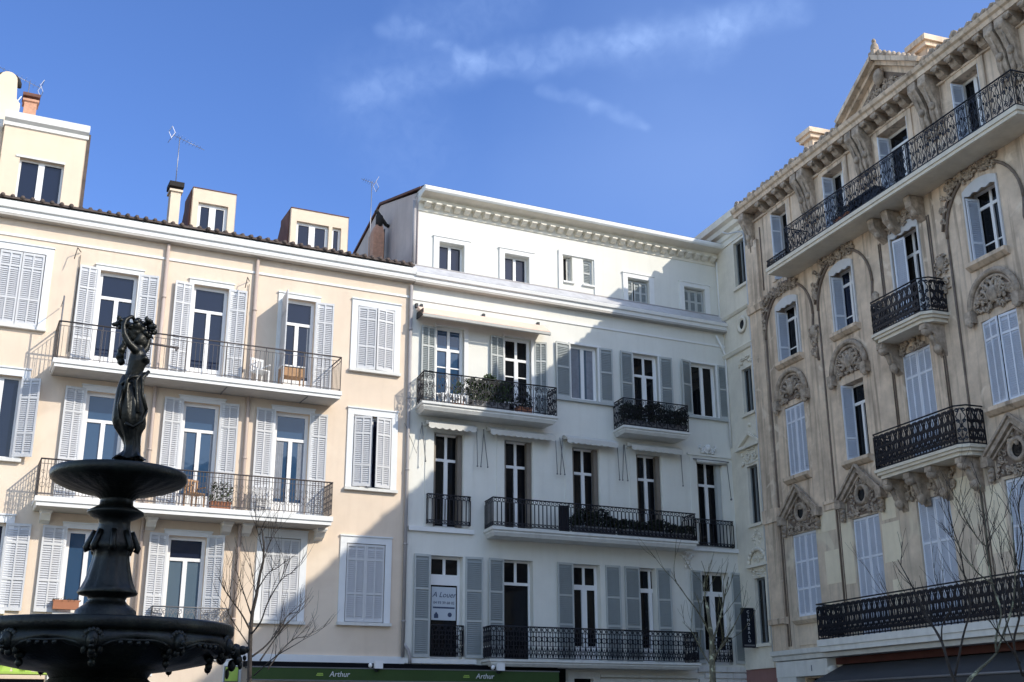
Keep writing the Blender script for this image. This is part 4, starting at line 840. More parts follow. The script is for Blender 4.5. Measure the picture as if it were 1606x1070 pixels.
def flood(s, label):
    t = thing('floodlight', label, 'floodlight', WA(s, .83, 3.13), ROTA, 'floodlights over the green awning')
    b = MB(); b.box(-.02, .18, -.14, .02, .0, .17); b.box(-.04, .20, -.16, -.14, -.02, .19); b.build('lamp_head', M['white_pl'], t)
    b = MB(); b.ball((-.14, -.04, .07), .06, .07, .07); b.build('sensor', M['white_pl'], t)
    b = MB(); b.tube([(0, .12, -.01), (0, .0, -.05), (.06, -.04, -.10), (.12, -.04, -.02)], .02, 6); b.build('arm', M['iron'], t)
flood(-1.22, 'white floodlight over the green awning, below the peach building'); flood(2.63, 'white floodlight over the green awning, below the ivory building')
sa = thing('salmon_awning', 'rolled-in salmon canvas awning over the two top balcony doors of the ivory building', 'awning', WA(.12, 0, 0), ROTA)
b = MB(); b.sweep([(.06, 14.52), (.14, 14.54), (.62, 14.17), (.60, 14.13), (.1, 14.42)], 0, 4.62); af = b.build('awning_fabric', M['salmon'], sa)
b = MB(); b.sweep([(.59, 14.04), (.64, 14.06), (.66, 14.14), (.60, 14.12)], 0, 4.62); b.build('front_bar', M['canvas'], sa)
b = MB(); b.box(.0, .03, -.6, -.04, 14.12, 14.34)
for x in (-.05, .12, 2.35, 4.4): b.box(x, x + .08, -.1, -.0, 14.52, 14.66); 
b.build('bracket', M['iron'], sa)
lab = {0: 'small cream scalloped awning, sunlit, over the leftmost middle-storey door of the ivory building', 1: 'wide faded scalloped awning under the plant balcony of the ivory building',
       2: 'cream scalloped awning over the central middle-storey door of the ivory building', 3: 'cream scalloped awning under the small balcony with dark hedge'}
for i, (x0, x1) in enumerate([(.48, 2.12), (2.62, 5.0), (5.42, 7.38), (7.92, 10.0)]):
    t = thing('scalloped_awning', lab[i], 'awning', WA(x0, 0, 0), ROTA, 'scalloped awnings of the ivory building'); w = x1 - x0
    b = MB(); b.sweep([(.04, 10.76), (.16, 10.78), (.40, 10.64), (.38, 10.60), (.1, 10.64)], 0, w); b.build('awning_fabric', M['canvas'], t)
    b = MB(); n = round(w / .22); pts = [(0, 10.64)]; low = []
    for k in range(n * 4 + 1): low.append((w * k / (n * 4), 10.50 - .05 * abs(sin(PI * k / 4))))
    b.prism([(w, 10.64), (0, 10.64)] + low, .40, .415); b.build('valance', M['canvas'], t)
    b = MB(); b.tube([(0, -.1, 10.72), (w, -.1, 10.72)], .03, 6)
    for x, dx in ((-.12, .10), (w + .14, -.02), (w + .40, -.16)) if i < 3 else ((-.12, .02), (w + .1, -.05)):
        b.tube([(x, -.10, 10.68), (x + dx, -.22, 9.45)], .014, 5); b.ball((x + dx, -.22, 9.42), .03)
    if i == 0: b.tube([(-.7, -.1, 10.6), (-.32, -.2, 9.65), (-.12, -.1, 10.6)], .012, 5)
    b.build('arm', M['irong'], t)
t = thing('rolled_awning', 'small rolled white awning over the rightmost middle-storey door of the ivory building', 'awning', WA(10.75, 0, 0), ROTA)
b = MB(); b.tube([(0, -.12, 10.38), (1.25, -.12, 10.38)], .06, 8); b.build('awning_roll', M['canvas'], t); b = MB(); b.tube([(1.3, -.1, 10.4), (1.32, -.2, 9.1)], .014, 5); b.ball((1.32, -.2, 9.1), .04); b.box(-.1, 1.4, -.1, 0, 10.44, 10.48); b.build('arm', M['irong'], t)
vs = thing('hanging_sign', 'black vertical shop sign with pale letters, hanging on the narrow building', 'sign', WB(.95, 0, 0), ROTB)
b = MB(); b.box(-.045, .045, -.56, -.10, 3.98, 5.28); b.build('sign_board', M['signk'], vs)
b = MB(); b.tube([(0, 0, 5.2), (0, -.56, 5.2)], .02, 6); b.tube([(0, 0, 4.0), (0, -.56, 4.0)], .02, 6); b.box(-.05, .05, -.54, -.14, 4.03, 4.08); b.build('bracket', M['irong'], vs)
for k, ch in enumerate('CIMOBALO'): text_mesh('letter', ch, .135, M['letter'], vs, (.048, -.33, 5.14 - k * .135), rot=(PI / 2, 0, PI / 2)); 
for k, ch in enumerate('CIMOBALO'): text_mesh('letter', ch, .135, M['letter'], vs, (-.048, -.33, 5.14 - k * .135), rot=(PI / 2, 0, -PI / 2))
bn = thing('window_banner', 'white letting banner with blue telephone line, in the lowest left ivory door', 'banner', WA(.86, -.21, 0), ROTA)
b = MB(); b.box(.05, .86, -.012, 0, 4.62, 5.62); b.build('banner_sheet', M['paper'], bn)
text_mesh('writing', 'A Louer', .23, M['ink'], bn, (.46, -.016, 5.38), shear=.3, ext=.002); text_mesh('writing', '04 93 39 68 02', .115, M['ink'], bn, (.46, -.016, 5.14), ext=.002)
b = MB(); b.box(.1, .82, -.016, -.012, 4.97, 5.02); b.prism([(.14, 4.68), (.28, 4.68), (.28, 4.78), (.21, 4.87), (.14, 4.78)], .012, .016); b.ball((.66, -.014, 4.79), .07, .006, .07, 12, 6); b.build('emblem', M['ink'], bn)

# ================================================================== THINGS ON BALCONIES
def plant(name, label, cat, w, x0, x1, o0, o1, z0, z1, n, size, mat, pot='terra', potk='planter', shape=None):
    t = thing(name, label, cat, w((x0 + x1) / 2, (o0 + o1) / 2, z0), ROTA if w is WA else ROTB); W_ = (x1 - x0) / 2; D_ = (o1 - o0) / 2; H_ = z1 - z0
    b = MB(); b.box(-W_ * .92, W_ * .92, -D_ * .9, D_ * .9, 0, .22); b.box(-W_ * .96, W_ * .96, -D_ * .96, D_ * .96, .2, .24); b.build(potk, M[pot], t)
    b = MB()
    def f():
        u = R.uniform(-1, 1); v = R.uniform(-1, 1); k = R.random() ** .8
        top = H_ * (shape(u) if shape else (1 - .25 * u * u + .1 * sin(7 * u + x0)))
        return (u * W_ * 1.05, v * D_ * 1.1, .2 + k * (top - .2))
    leaves(b, f, n, size)
    for _ in range(max(4, n // 60)): u = R.uniform(-.9, .9) * W_; b.tube([(u, 0, .2), (u + R.uniform(-.1, .1), R.uniform(-.1, .1), H_ * .85)], .008, 4)
    b.build('foliage', M[mat], t); return t
plant('balcony_shrub', 'big olive green shrub on the sunlit top balcony of the ivory building', 'plant', WA, 1.75, 3.15, .45, .82, 11.18, 12.28, 1500, .07, 'leaf', pot='irong')
plant('balcony_plant', 'spindly pot plant left of the big shrub, before the first top balcony door', 'plant', WA, 1.25, 1.6, .35, .6, 11.18, 12.1, 90, .07, 'leaf')
plant('balcony_plant', 'loose dark plant near the right end of the salmon-awning balcony', 'plant', WA, 3.45, 4.0, .4, .7, 11.18, 11.95, 200, .06, 'leafd')
plant('balcony_hedge', 'dark hedge filling the small square balcony of the ivory building', 'plant', WA, 7.42, 9.95, .5, .80, 11.16, 12.05, 2600, .055, 'leafd', pot='irong')
plant('planter_box', 'long dark planting along the middle balcony, below the central door of the ivory building', 'plant', WA, 5.4, 7.0, .5, .80, 7.42, 8.22, 1700, .055, 'leafd', pot='irong')
plant('planter_box', 'low dark planting on the right half of the middle balcony, ivory building', 'plant', WA, 7.05, 10.0, .5, .80, 7.42, 8.02, 2600, .055, 'leafd', pot='irong')
plant('balcony_plant', 'small green plant on the lower peach balcony, between its two right doors', 'plant', WA, -6.2, -5.6, .5, .8, 7.34, 8.15, 160, .06, 'leaf')
plant('balcony_plant', 'trailing plant on the top balcony of the ornate building, second door from the left', 'plant', WB, 8.35, 9.2, .5, .85, 16.06, 16.6, 420, .05, 'leafd')
plant('flower_box', 'brown flower box on the lowest left window of the peach building, beside the fountain stem', 'plant', WA, -10.0, -9.3, .06, .26, 4.52, 4.85, 60, .04, 'leafd', potk='trough')
t = thing('balcony_screen', 'dark folding screen standing inside the middle balcony of the ivory building', 'screen', WA(5.08, .7, 7.42), ROTA)
b = MB(); b.box(-.16, .16, -.03, 0, 0, .86); b.build('panel', M['signk'], t); b = MB(); b.tube([(-.17, -.015, 0), (-.17, -.015, .9)], .018, 6); b.tube([(.17, -.015, 0), (.17, -.015, .9)], .018, 6); b.build('post', M['iron'], t)
t = thing('balcony_bench', 'white slatted bench against the left rail of the salmon-awning balcony', 'bench', WA(.72, .7, 11.18), ROTA)
b = MB()
for k in range(4): b.box(0, .9, -.12 + k * .1, -.04 + k * .1, .32, .35)
b.build('seat', M['white_pl'], t); b = MB()
for k in range(10): b.box(.02 + k * .093, .07 + k * .093, -.14, -.12, .06, .34)
b.build('apron', M['white_pl'], t)
for x in (.03, .83):
    b = MB(); b.box(x, x + .05, -.12, -.07, 0, .32); b.build('leg', M['white_pl'], t)
    b = MB(); b.box(x, x + .05, .18, .23, 0, .32); b.build('leg', M['white_pl'], t)
def chair(label, loc, rot, mat, h=.88):
    t = thing('garden_chair', label, 'chair', loc, rot, 'garden chairs on the peach balconies')
    b = MB(); b.box(-.22, .22, -.22, .22, .42, .45); b.build('seat', M[mat], t)
    b = MB()
    for k in range(5): x = -.2 + k * .09; b.box(x, x + .045, .20, .23, .5, h - .05)
    b.box(-.22, .22, .195, .235, h - .06, h); b.build('backrest', M[mat], t)
    for x in (-.21, .18):
        for y in (-.21, .18): b = MB(); b.box(x, x + .035, y, y + .035, 0, h if y > 0 else .42); b.build('leg', M[mat], t)
    for x in (-.235, .2): b = MB(); b.box(x, x + .035, -.2, .2, .62, .65); b.build('armrest', M[mat], t)
chair('white plastic chair on the top peach balcony, beside the outward-standing shutter', WA(-5.0, .55, 11.13), ROTA + .3, 'white_pl')
chair('pale chair in the middle of the lower peach balcony', WA(-4.75, .55, 7.34), ROTA - .2, 'white_pl')
chair('wooden chair on the lower peach balcony, left of the pale chair', WA(-6.6, .5, 7.34), ROTA + .4, 'ltwood')
t = thing('balcony_table', 'small teak table with white top on the top peach balcony, before the third door', 'table', WA(-4.05, .6, 11.13), ROTA)
b = MB(); b.box(-.36, .36, -.25, .25, .62, .66); b.build('table_top', M['white_pl'], t); b = MB(); b.box(-.32, .32, -.22, .22, .34, .60); b.build('apron', M['ltwood'], t)
for x in (-.34, .30):
    for y in (-.23, .19): b = MB(); b.box(x, x + .04, y, y + .04, 0, .62); b.build('leg', M['ltwood'], t)
t = thing('drying_rod', 'thin brown rod on the top peach balcony, beside the statue head', 'rod', WA(-8.45, .95, 11.86), ROTA)
b = MB(); b.tube([(0, 0, .02), (1.0, 0, -.01)], .032, 8); b.build('rod', M['ironb'], t); b = MB(); b.box(-.03, .03, -.03, .03, -.08, .05); b.box(.9, .96, -.03, .03, -.1, .03); b.build('clamp', M['ironb'], t)
t = thing('balcony_box', 'dark shelf box hung inside the top balcony rail of the ornate building', 'box', WB(9.75, .62, 16.5), ROTB)
b = MB(); b.box(-.55, .75, -.22, .18, -.02, .05); b.build('shelf', M['iron'], t); b = MB(); b.box(.1, .7, -.15, .15, -.30, -.02); b.box(-.5, -.46, -.2, .15, -.4, 0); b.box(.7, .74, -.2, .15, -.4, 0); b.build('frame', M['iron'], t)

# ================================================================== AERIALS
def aerial(label, loc, h, ang, L, tilt, n=9, dish=False):
    t = thing('tv_aerial', label, 'aerial', loc, ang)
    b = MB(); b.tube([(0, 0, 0), (0, 0, h)], .014, 6); b.build('mast', M['aerial'], t)
    b = MB(); d = lambda u: (u * L, 0, h - .06 + tilt * u * L); b.tube([d(-.25), d(.85)], .009, 5)
    for k in range(n): u = -.2 + k * 1.0 / n; p = d(u); s = .22 - .012 * k; b.tube([(p[0], -s, p[2]), (p[0], s, p[2])], .005, 4)
    p = d(-.22)
    for sz in (-1, 1): b.tube([(p[0], -.2, p[2]), (p[0] - .1, -.2, p[2] + sz * .2), (p[0] - .1, .2, p[2] + sz * .2), (p[0], .2, p[2])], .010, 4)
    b.build('antenna', M['aerial'], t)
    return t
aerial('thin aerial above the slim chimney, left of the narrow dormer', WA(-7.72, -.75, 17.6), 1.75, ROTA + .1, .95, -.25)
aerial('small grey aerial at the left edge of the ivory gable', WA(-1.02, -1.6, 16.2), 3.35, ROTA + PI - .1, .45, .25, 6)
aerial('tall aerial on the chimneys at the far left edge', WA(-12.25, -1.5, 18.6), 2.0, ROTA + PI + .1, 1.3, .30, 10)
aerial('wide aerial lower behind the arched chimney at the far left', WA(-12.75, -2.2, 18.6), 1.6, ROTA + PI + .3, .8, .1, 8)

# ================================================================== FOUNTAIN
FX, FY = -2.9953, 8.80
YAW = math.atan2(FX, FY)       # figure plane faces the square
ft = thing('fountain', 'black bronze tiered fountain with a statue on top, in the left foreground', 'fountain', (FX, FY, 0), -YAW * 1.0)
def flute(n, amp, z0, z1): return lambda a, z: amp * cos(n * a) if z0 < z < z1 else 0
b = MB(); b.lathe([(0, .02), (2.6, .02), (2.6, .42), (2.5, .52), (2.35, .52), (2.3, .40), (2.28, .30), (0, .30)], 64); pool = b.build('pool', M['greyc'], ft)
b = MB(); b.lathe([(.75, .3), (.72, .5), (.5, .6), (.42, .9), (.50, 1.1), (.36, 1.25), (.30, 1.6), (.36, 1.75), (.42, 1.84), (.34, 1.92)], 32); b.build('pedestal', M['bronze'], ft)
b = MB()
b.lathe([(.30, 1.86), (.36, 1.96), (.55, 1.985), (.72, 2.02), (.84, 2.10), (.885, 2.17), (.885, 2.205), (.915, 2.215), (.93, 2.235), (.93, 2.285), (.915, 2.30), (.86, 2.30), (.80, 2.22), (.4, 2.12), (.22, 2.12)], 96, wob=lambda a, z: .012 * cos(20 * a) if 1.97 < z < 2.12 else 0)
lb = b.build('lower_bowl', M['bronze'], ft)
for k in range(10):
    a = -PI / 2 + rad(-4 + 36 * k); ca, sa_ = cos(a), sin(a)
    def PP(rr, t, z): return (rr * ca - t * sa_, rr * sa_ + t * ca, z)
    b = MB()
    def bl(rr, t, z, rx, rz=None): c = PP(rr, t, z); b.ball(c, rx, rx, rz or rx, 8, 6)
    bl(.93, 0, 2.135, .045, .062); bl(.975, 0, 2.125, .018, .022); bl(.965, 0, 2.095, .02, .014); bl(.95, .017, 2.15, .013, .01); bl(.95, -.017, 2.15, .013, .01)
    for q_ in range(9): tt = PI * q_ / 8; bl(.915, .062 * cos(tt), 2.135 + .062 * sin(tt), .020, .026)
    bl(.90, .05, 2.08, .022, .035); bl(.90, -.05, 2.08, .022, .035); bl(.90, 0, 2.065, .03, .03)
    b.build('lion_mask', M['bronze'], lb)
    b = MB(); c = PP(.80, 0, 2.05); b.ball(c, .035, .035, .03); c = PP(.80, 0, 2.0); b.ball(c, .026, .026, .03); b.tube([PP(.80, 0, 2.05), PP(.80, 0, 1.96)], .008, 5, r1=.003); b.build('pendant', M['bronze'], lb)
    b = MB()     # garland between masks
    pts = []
    for j in range(9):
        f_ = j / 8; aa = a + rad(4 + 28 * f_); z = 2.10 + .045 * sin(PI * f_) + .01 * sin(3 * PI * f_); rr = .915; pts.append((rr * cos(aa) * 1.01, rr * sin(aa) * 1.01, z))
    b.tube(pts, .013, 6)
    for j, p in enumerate(pts): 
        if j in (2, 3, 4, 5): b.ball((p[0] * 1.01, p[1] * 1.01, p[2] - .018), .020, .020, .016, 6, 5)
    b.build('garland', M['bronze'], lb)
b = MB(); n = 200; rows = [(.880, 2.222, 0), (.905, 2.205, .05), (.928, 2.18, .2), (.938, 2.15, .5), (.930, 2.125, .8), (.905, 2.105, 1), (.86, 2.11, 1)]; vs = []
for rr, z, wt in rows:
    for j in range(n): a = 2 * PI * j / n; q_ = cos(10 * (a + PI / 2 + rad(4))); vs.append((rr * cos(a), rr * sin(a), z - wt * .032 * q_ + .004 * wt * sin(60 * a)))
b.add(vs, [(i * n + j, i * n + (j + 1) % n, (i + 1) * n + (j + 1) % n, (i + 1) * n + j) for i in range(len(rows) - 1) for j in range(n)], 0, True); b.build('scalloped_band', M['bronze'], lb)
# one bolder bracket ornament at the right rim
b = MB(); a = rad(-4); 
for rr, z, s1, s2 in ((.95, 2.12, .05, .06), (1.0, 2.13, .04, .035), (1.035, 2.135, .02, .025), (.97, 2.06, .035, .04), (.93, 2.02, .03, .045), (.99, 2.02, .018, .03), (.90, 1.96, .016, .04), (1.02, 2.075, .015, .02)): b.ball((rr * cos(a), rr * sin(a), z), s1, s1, s2)
b.build('spout', M['bronze'], lb)
b = MB()
st = [(.235, 2.12), (.235, 2.30), (.225, 2.33), (.215, 2.40), (.15, 2.45), (.13, 2.475), (.14, 2.50), (.205, 2.515), (.215, 2.53), (.19, 2.56), (.165, 2.62), (.145, 2.70), (.130, 2.77), (.125, 2.82), (.145, 2.845), (.155, 2.87), (.145, 2.90), (.13, 2.95), (.115, 3.02), (.115, 3.065), (.16, 3.085), (.205, 3.11), (.205, 3.13), (.15, 3.16), (.122, 3.18), (.118, 3.24), (.18, 3.265)]
b.lathe(st, 48, wob=lambda a, z: .035 * cos(10 * a) if 2.53 < z < 2.84 else (.05 * cos(8 * a) if 2.84 < z < 2.95 else 0)); sm_ = b.build('stem', M['bronze'], ft)
b = MB()
for k in range(8):
    a = 2 * PI * k / 8; b.tube([(.128 * cos(a), .128 * sin(a), 2.98), (.155 * cos(a), .155 * sin(a), 2.92), (.185 * cos(a), .185 * sin(a), 2.86), (.17 * cos(a), .17 * sin(a), 2.83)], .024, 6)
b.build('leaf_collar', M['bronze'], sm_)
b = MB(); b.lathe([(.118, 3.22), (.16, 3.255), (.28, 3.28), (.40, 3.315), (.47, 3.345), (.495, 3.365), (.50, 3.385), (.50, 3.415), (.49, 3.43), (.45, 3.425), (.2, 3.42), (.13, 3.46), (.0, 3.47)], 96, wob=lambda a, z: .02 * cos(24 * a) if 3.25 < z < 3.34 else 0)
b.build('upper_bowl', M['bronze'], ft)
# ---- statue: one continuous figure grown from overlapping masses, then remeshed
def S(px, py, v=0.0): return Vector(((px - 191 - (720 - py) * .0925) * .00485, -v, 3.545 + (720 - py) * .00512))
def chain(b, pts, sub=5):
    for i in range(len(pts) - 1):
        (p, r), (q, s) = pts[i], pts[i + 1]
        for k in range(sub + 1):
            t = k / sub; c = p.lerp(q, t); rr = r + (s - r) * t; b.ball(c, rr, rr * .92, rr, 10, 8)
b = MB()
pel = S(203, 612, 0); 
chain(b, [(S(203, 622), .078), (pel, .080), (S(207, 596), .066), (S(211, 583, .01), .064), (S(215, 570, .015), .072), (S(216, 560, .01), .066), (S(217, 552), .045)])   # trunk
chain(b, [(S(219, 552), .030), (S(218, 543), .026)])                                    # neck
chain(b, [(S(217, 535), .047), (S(219, 530), .046)], 3); chain(b, [(S(224, 538), .030), (S(225, 533), .030)], 2)
b.ball(S(229.5, 534), .012, .012, .014); b.ball(S(227.5, 539), .012, .013, .008); b.ball(S(225, 529, .02), .02, .012, .008)                     # nose, mouth, brow
b.ball(S(229, 568, .03), .030, .030, .030); b.ball(S(226, 566, .065), .028, .028, .028)  # breast
chain(b, [(S(211, 553, .06), .036), (S(201, 545, .08), .031), (S(194, 532, .085), .025), (S(192.5, 518, .08), .020), (S(197, 506, .07), .017), (S(205, 500, .05), .017)])  # near arm
chain(b, [(S(221, 551, -.06), .034), (S(230, 540, -.09), .028), (S(233, 526, -.09), .022), (S(226, 512, -.06), .018), (S(219, 505, -.04), .016)])   # far arm
for k, (dx, dy) in enumerate([(4, -3), (6, -1), (7, 1.5), (6.5, 4), (3, 5)]): chain(b, [(S(205, 500, .05), .010), (S(205 + dx, 500 + dy, .045 - .008 * k), .006)], 3)
for k, (dx, dy) in enumerate([(-3, -3), (-5, -2), (-6, 0), (-5.5, 2), (-1, 4)]): chain(b, [(S(219, 505, -.04), .010), (S(219 + dx, 505 + dy, -.035 + .006 * k), .006)], 3)
chain(b, [(S(204, 618, .04), .070), (S(201, 645, .06), .060), (S(206, 668, .07), .046), (S(207, 690, .04), .036), (S(207, 712, .03), .026)])   # near leg
chain(b, [(S(207, 618, -.03), .068), (S(213, 645, -.02), .056), (S(212, 668, -.02), .044), (S(214, 690, -.04), .036), (S(216, 712, -.05), .026)])
chain(b, [(S(206, 716, .03), .026), (S(214, 718, .06), .018)], 3); chain(b, [(S(216, 716, -.05), .026), (S(223, 718, -.03), .018)], 3)
def remesh(o, vox, smooth=6):
    m = o.modifiers.new('remesh', 'REMESH'); m.mode = 'VOXEL'; m.voxel_size = vox; m.use_smooth_shade = True
    if smooth: s = o.modifiers.new('smooth', 'SMOOTH'); s.factor = .5; s.iterations = smooth
    dg = bpy.context.evaluated_depsgraph_get(); dg.update(); me = bpy.data.meshes.new_from_object(o.evaluated_get(dg)); o.modifiers.clear(); o.data = me
stt = b.build('statue', M['bronze'], ft); remesh(stt, .0085, 4); stt['label'] = 'bronze figure with raised arms'
b = MB()        # hair knot and the bundle of leaves and fruit held over the head
for (x, y, v, r) in [(212, 522, .0, .045), (207, 516, 0, .046), (203, 524, 0, .036), (214, 512, .02, .042), (201, 512, 0, .036), (222, 517, 0, .034), (196, 536, -.03, .030), (190, 550, -.04, .034), (188, 560, -.05, .036), (190, 568, -.05, .032), (208, 530, 0, .036), (193, 544, -.04, .03)]: b.ball(S(x, y, v), r, r, r, 10, 8)
hair = b.build('hair', M['bronze'], stt); remesh(hair, .009, 3)
b = MB(); rr_ = random.Random(4)
for _ in range(46): x = rr_.uniform(186, 241); b.ball(S(x, 511 - 3 * sin(x * .2) + rr_.uniform(-8, 9), rr_.uniform(-.05, .06)), rr_.uniform(.014, .026), rr_.uniform(.012, .022), rr_.uniform(.014, .026), 7, 6)
for x, y, r in ((216, 503, .03), (235, 507, .032), (241, 518, .026), (228, 522, .034), (233, 525, .026), (184, 511, .026), (179, 512, .018), (186, 501, .020), (177, 512, .012)): b.ball(S(x, y), r, r, r, 9, 7)
for x0, y0, x1, y1 in ((190, 508, 176, 513), (190, 505, 184, 497), (232, 505, 239, 500), (236, 515, 244, 518), (233, 524, 240, 530)): b.tube([S(x0, y0), S((x0 + x1) / 2, (y0 + y1) / 2 - 1.5), S(x1, y1)], .016, 6, r1=.004)
b.build('fruit_bundle', M['bronze'], stt)
# drapery: wrapped cloth from the hips to the feet with deep folds
prof = [(588, 207, 232, .05), (596, 189, 221, .075), (610, 184, 219, .095), (625, 180.5, 222, .11), (640, 178.5, 226, .12), (655, 176.5, 228.5, .125), (665, 176.5, 229, .12), (673, 180, 227.5, .105), (681, 186, 222.5, .085), (690, 192, 221, .07), (700, 195, 220.5, .062), (710, 193.5, 219.5, .07), (717, 184, 222, .09), (721, 176, 229, .11)]
vs = []; n = 56
for i, (py, xl, xr, dp) in enumerate(prof):
    cL, cR = S(xl, py), S(xr, py); c = (cL + cR) / 2; w = (cR - cL).length / 2
    for j in range(n):
        a = 2 * PI * j / n; tw = .09 * i
        f_ = 1 + .075 * sin(7 * a + i * .55) + .05 * sin(13 * a - i * .4) * (i > 0); vs.append((c.x + w * cos(a) * (1 if f_ > 1 else f_), c.y + dp * sin(a) * f_, c.z + .012 * sin(5 * a + i)))
fs = [(i * n + j, i * n + (j + 1) % n, (i + 1) * n + (j + 1) % n, (i + 1) * n + j) for i in range(len(prof) - 1) for j in range(n)] + [tuple(range(n))]
b = MB(); b.add(vs, fs, 0, True)
for (pts, r) in [([(232, 588), (222, 600), (222, 625), (228, 650)], .014), ([(221, 590), (212, 606), (214, 635), (215, 655)], .015), ([(205, 592), (198, 606), (194, 635)], .013), ([(224, 596), (206, 600), (190, 612)], .015), ([(228, 650), (222, 668), (208, 676), (196, 672)], .014), ([(192, 620), (186, 645), (190, 665)], .013)]:
    b.tube([S(x, y, .10 + .03 * (i_ % 2)) for i_, (x, y) in enumerate(pts)], r, 7)
b.build('drapery', M['bronze'], stt)

# ================================================================== UNSEEN HOUSE ADDED BEHIND THE VIEWER (keeps the low winter sun off the square's floor)
SD = Vector((1.1017, -.5778, 0)).normalized(); ROTO = math.atan2(SD.x, -SD.y) + PI
opp = thing('added_shade_house', 'plain beige house added out of view behind the viewer, to shade the square', 'building', (SD.x * 14.5, SD.y * 14.5, 0), ROTO)
ops_ = [(x, x + 1.1, z, z + 2.2) for x in [-17 + 3.1 * k for k in range(15)] for z in (4.6, 8.4, 12.2)]
b = MB(); b.wall(-19, 31, 0, 17.0, 0, ops_, .25); b.bo(-19, 31, -11, -.3, 0, 17.0); b.bo(-19, -18.98, -.3, 0, 0, 17.0); b.bo(30.98, 31, -.3, 0, 0, 17.0); b.build('wall', M['strip'], opp)
b = MB(); b.sweep([(0, 16.4), (.4, 16.8), (.45, 17.1), (-11.2, 17.1), (-11.2, 16.9), (0, 16.9)], -19.2, 31.2); b.sweep([(.4, 17.11), (-5.5, 18.9), (-11.2, 17.11)], -19, 31, 0); b.build('roof', M['tile'], opp)
for w in ops_: window(opp, *w, o=-.24, fr=.07)

# ================================================================== TREES
def px3(px, py, dist):       # a point of a branch at a real distance in front of the houses
    d = FW + RT * ((px - 803) / F_PX) - UP * ((py - 535) / F_PX); return CAM + d * (dist / d.y)
def grow(b, rr, p, d, r, L, depth, up=.25, spread=.5):
    n = 4; pts = [p]; q = p.copy(); dd = d.copy()
    for k in range(n):
        dd = (dd + Vector((rr.gauss(0, .10), rr.gauss(0, .10), up * .25 + rr.gauss(0, .06)))).normalized(); q = q + dd * (L / n); pts.append(q.copy())
    b.tube(pts, r, 5, r1=r * .55)
    if depth <= 0: return
    m = rr.choice((2, 3, 3))
    for k in range(m):
        i = rr.randint(1, n); a = rr.uniform(0, 2 * PI); s = Vector((cos(a), sin(a), 0)) * rr.uniform(spread * .5, spread)
        grow(b, rr, pts[i], (dd + s + Vector((0, 0, .12))).normalized(), r * .55, L * rr.uniform(.5, .8), depth - 1, up, spread)
def tree(label, dist, trunk, stems, tr, seed, mt, mw, base=None, tl=(.35, .8), nt=7, depth=1, group=None):
    g = px3(trunk[0][0], trunk[0][1], dist); org = Vector((g.x, g.y, 0)); t = thing('bare_tree', label, 'tree', org, 0, group); rr = random.Random(seed)
    W_ = lambda px, py, j=0: px3(px, py, dist + j) - org
    b = MB(); pts = [Vector((0, 0, 0)), Vector((.02, 0, W_(*trunk[0]).z * .5))] + [W_(*p) for p in trunk]
    b.tube(pts, tr, 9, r1=tr * .28)
    tk = b.build('trunk', M[mt], t)
    b = MB(); b2 = MB()
    for st_ in stems:
        j1 = rr.uniform(-.9, .9); k_ = len(st_['p']) - 1; sp = [W_(x, y, j1 * i / k_) for i, (x, y) in enumerate(st_['p'])]
        # smooth the stem
        sm = []
        for i in range(len(sp) - 1):
            a0 = sp[max(0, i - 1)]; a1 = sp[i]; a2 = sp[i + 1]; a3 = sp[min(len(sp) - 1, i + 2)]
            for s_ in range(4):
                u = s_ / 4; sm.append(.5 * ((2 * a1) + (a2 - a0) * u + (2 * a0 - 5 * a1 + 4 * a2 - a3) * u * u + (3 * a1 - a0 - 3 * a2 + a3) * u ** 3))
        sm.append(sp[-1]); b.tube(sm, st_['r'], 6, r1=max(.003, st_['r'] * .3))
        for _ in range(st_.get('n', nt)):
            i = rr.randint(max(1, len(sm) // 4), len(sm) - 1); d = (sm[i] - sm[i - 1]).normalized(); a = rr.uniform(0, 2 * PI)
            d = (d * .8 + Vector((cos(a), sin(a) * .8, 0)) * rr.uniform(.35, .9) + Vector((0, 0, .35))).normalized()
            grow(b2, rr, sm[i], d, max(.003, st_['r'] * .34), rr.uniform(*tl), depth, .3, .45)
    b.build('limb', M[mt], tk); b2.build('crown', M[mw], t)
    return t
tree('slender bare sapling just right of the fountain, before the peach building', 15.0,
     [(391, 1078), (392, 1020), (393, 990), (396, 960), (402, 935), (408, 900), (413, 880), (414, 858), (411, 830)],
     [dict(p=[(393, 990), (380, 965), (366, 945), (352, 925), (342, 905)], r=0.0120), dict(p=[(394, 965), (384, 935), (374, 905), (369, 885)], r=0.0096), dict(p=[(394, 995), (409, 975), (418, 950), (431, 925), (446, 905), (462, 898)], r=0.0120),
      dict(p=[(395, 1030), (418, 1012), (440, 985), (452, 965), (470, 960)], r=0.0132), dict(p=[(408, 1036), (426, 1010), (445, 983), (461, 968), (480, 950)], r=0.0108), dict(p=[(420, 1050), (440, 1022), (462, 1002), (483, 998), (494, 984)], r=0.0096),
      dict(p=[(398, 1060), (432, 1030), (462, 1012), (478, 1002)], r=0.0084), dict(p=[(404, 925), (420, 900), (436, 890), (448, 880)], r=0.0084), dict(p=[(413, 880), (424, 850), (438, 828)], r=0.0084, n=10), dict(p=[(412, 865), (406, 840), (400, 822)], r=0.0072, n=9),
      dict(p=[(392, 1015), (372, 985), (360, 965), (352, 945)], r=0.0090), dict(p=[(402, 935), (396, 905), (392, 880)], r=0.0072)],
     .036, 3, 'bark', 'twig', tl=(.18, .42), nt=8, depth=1)
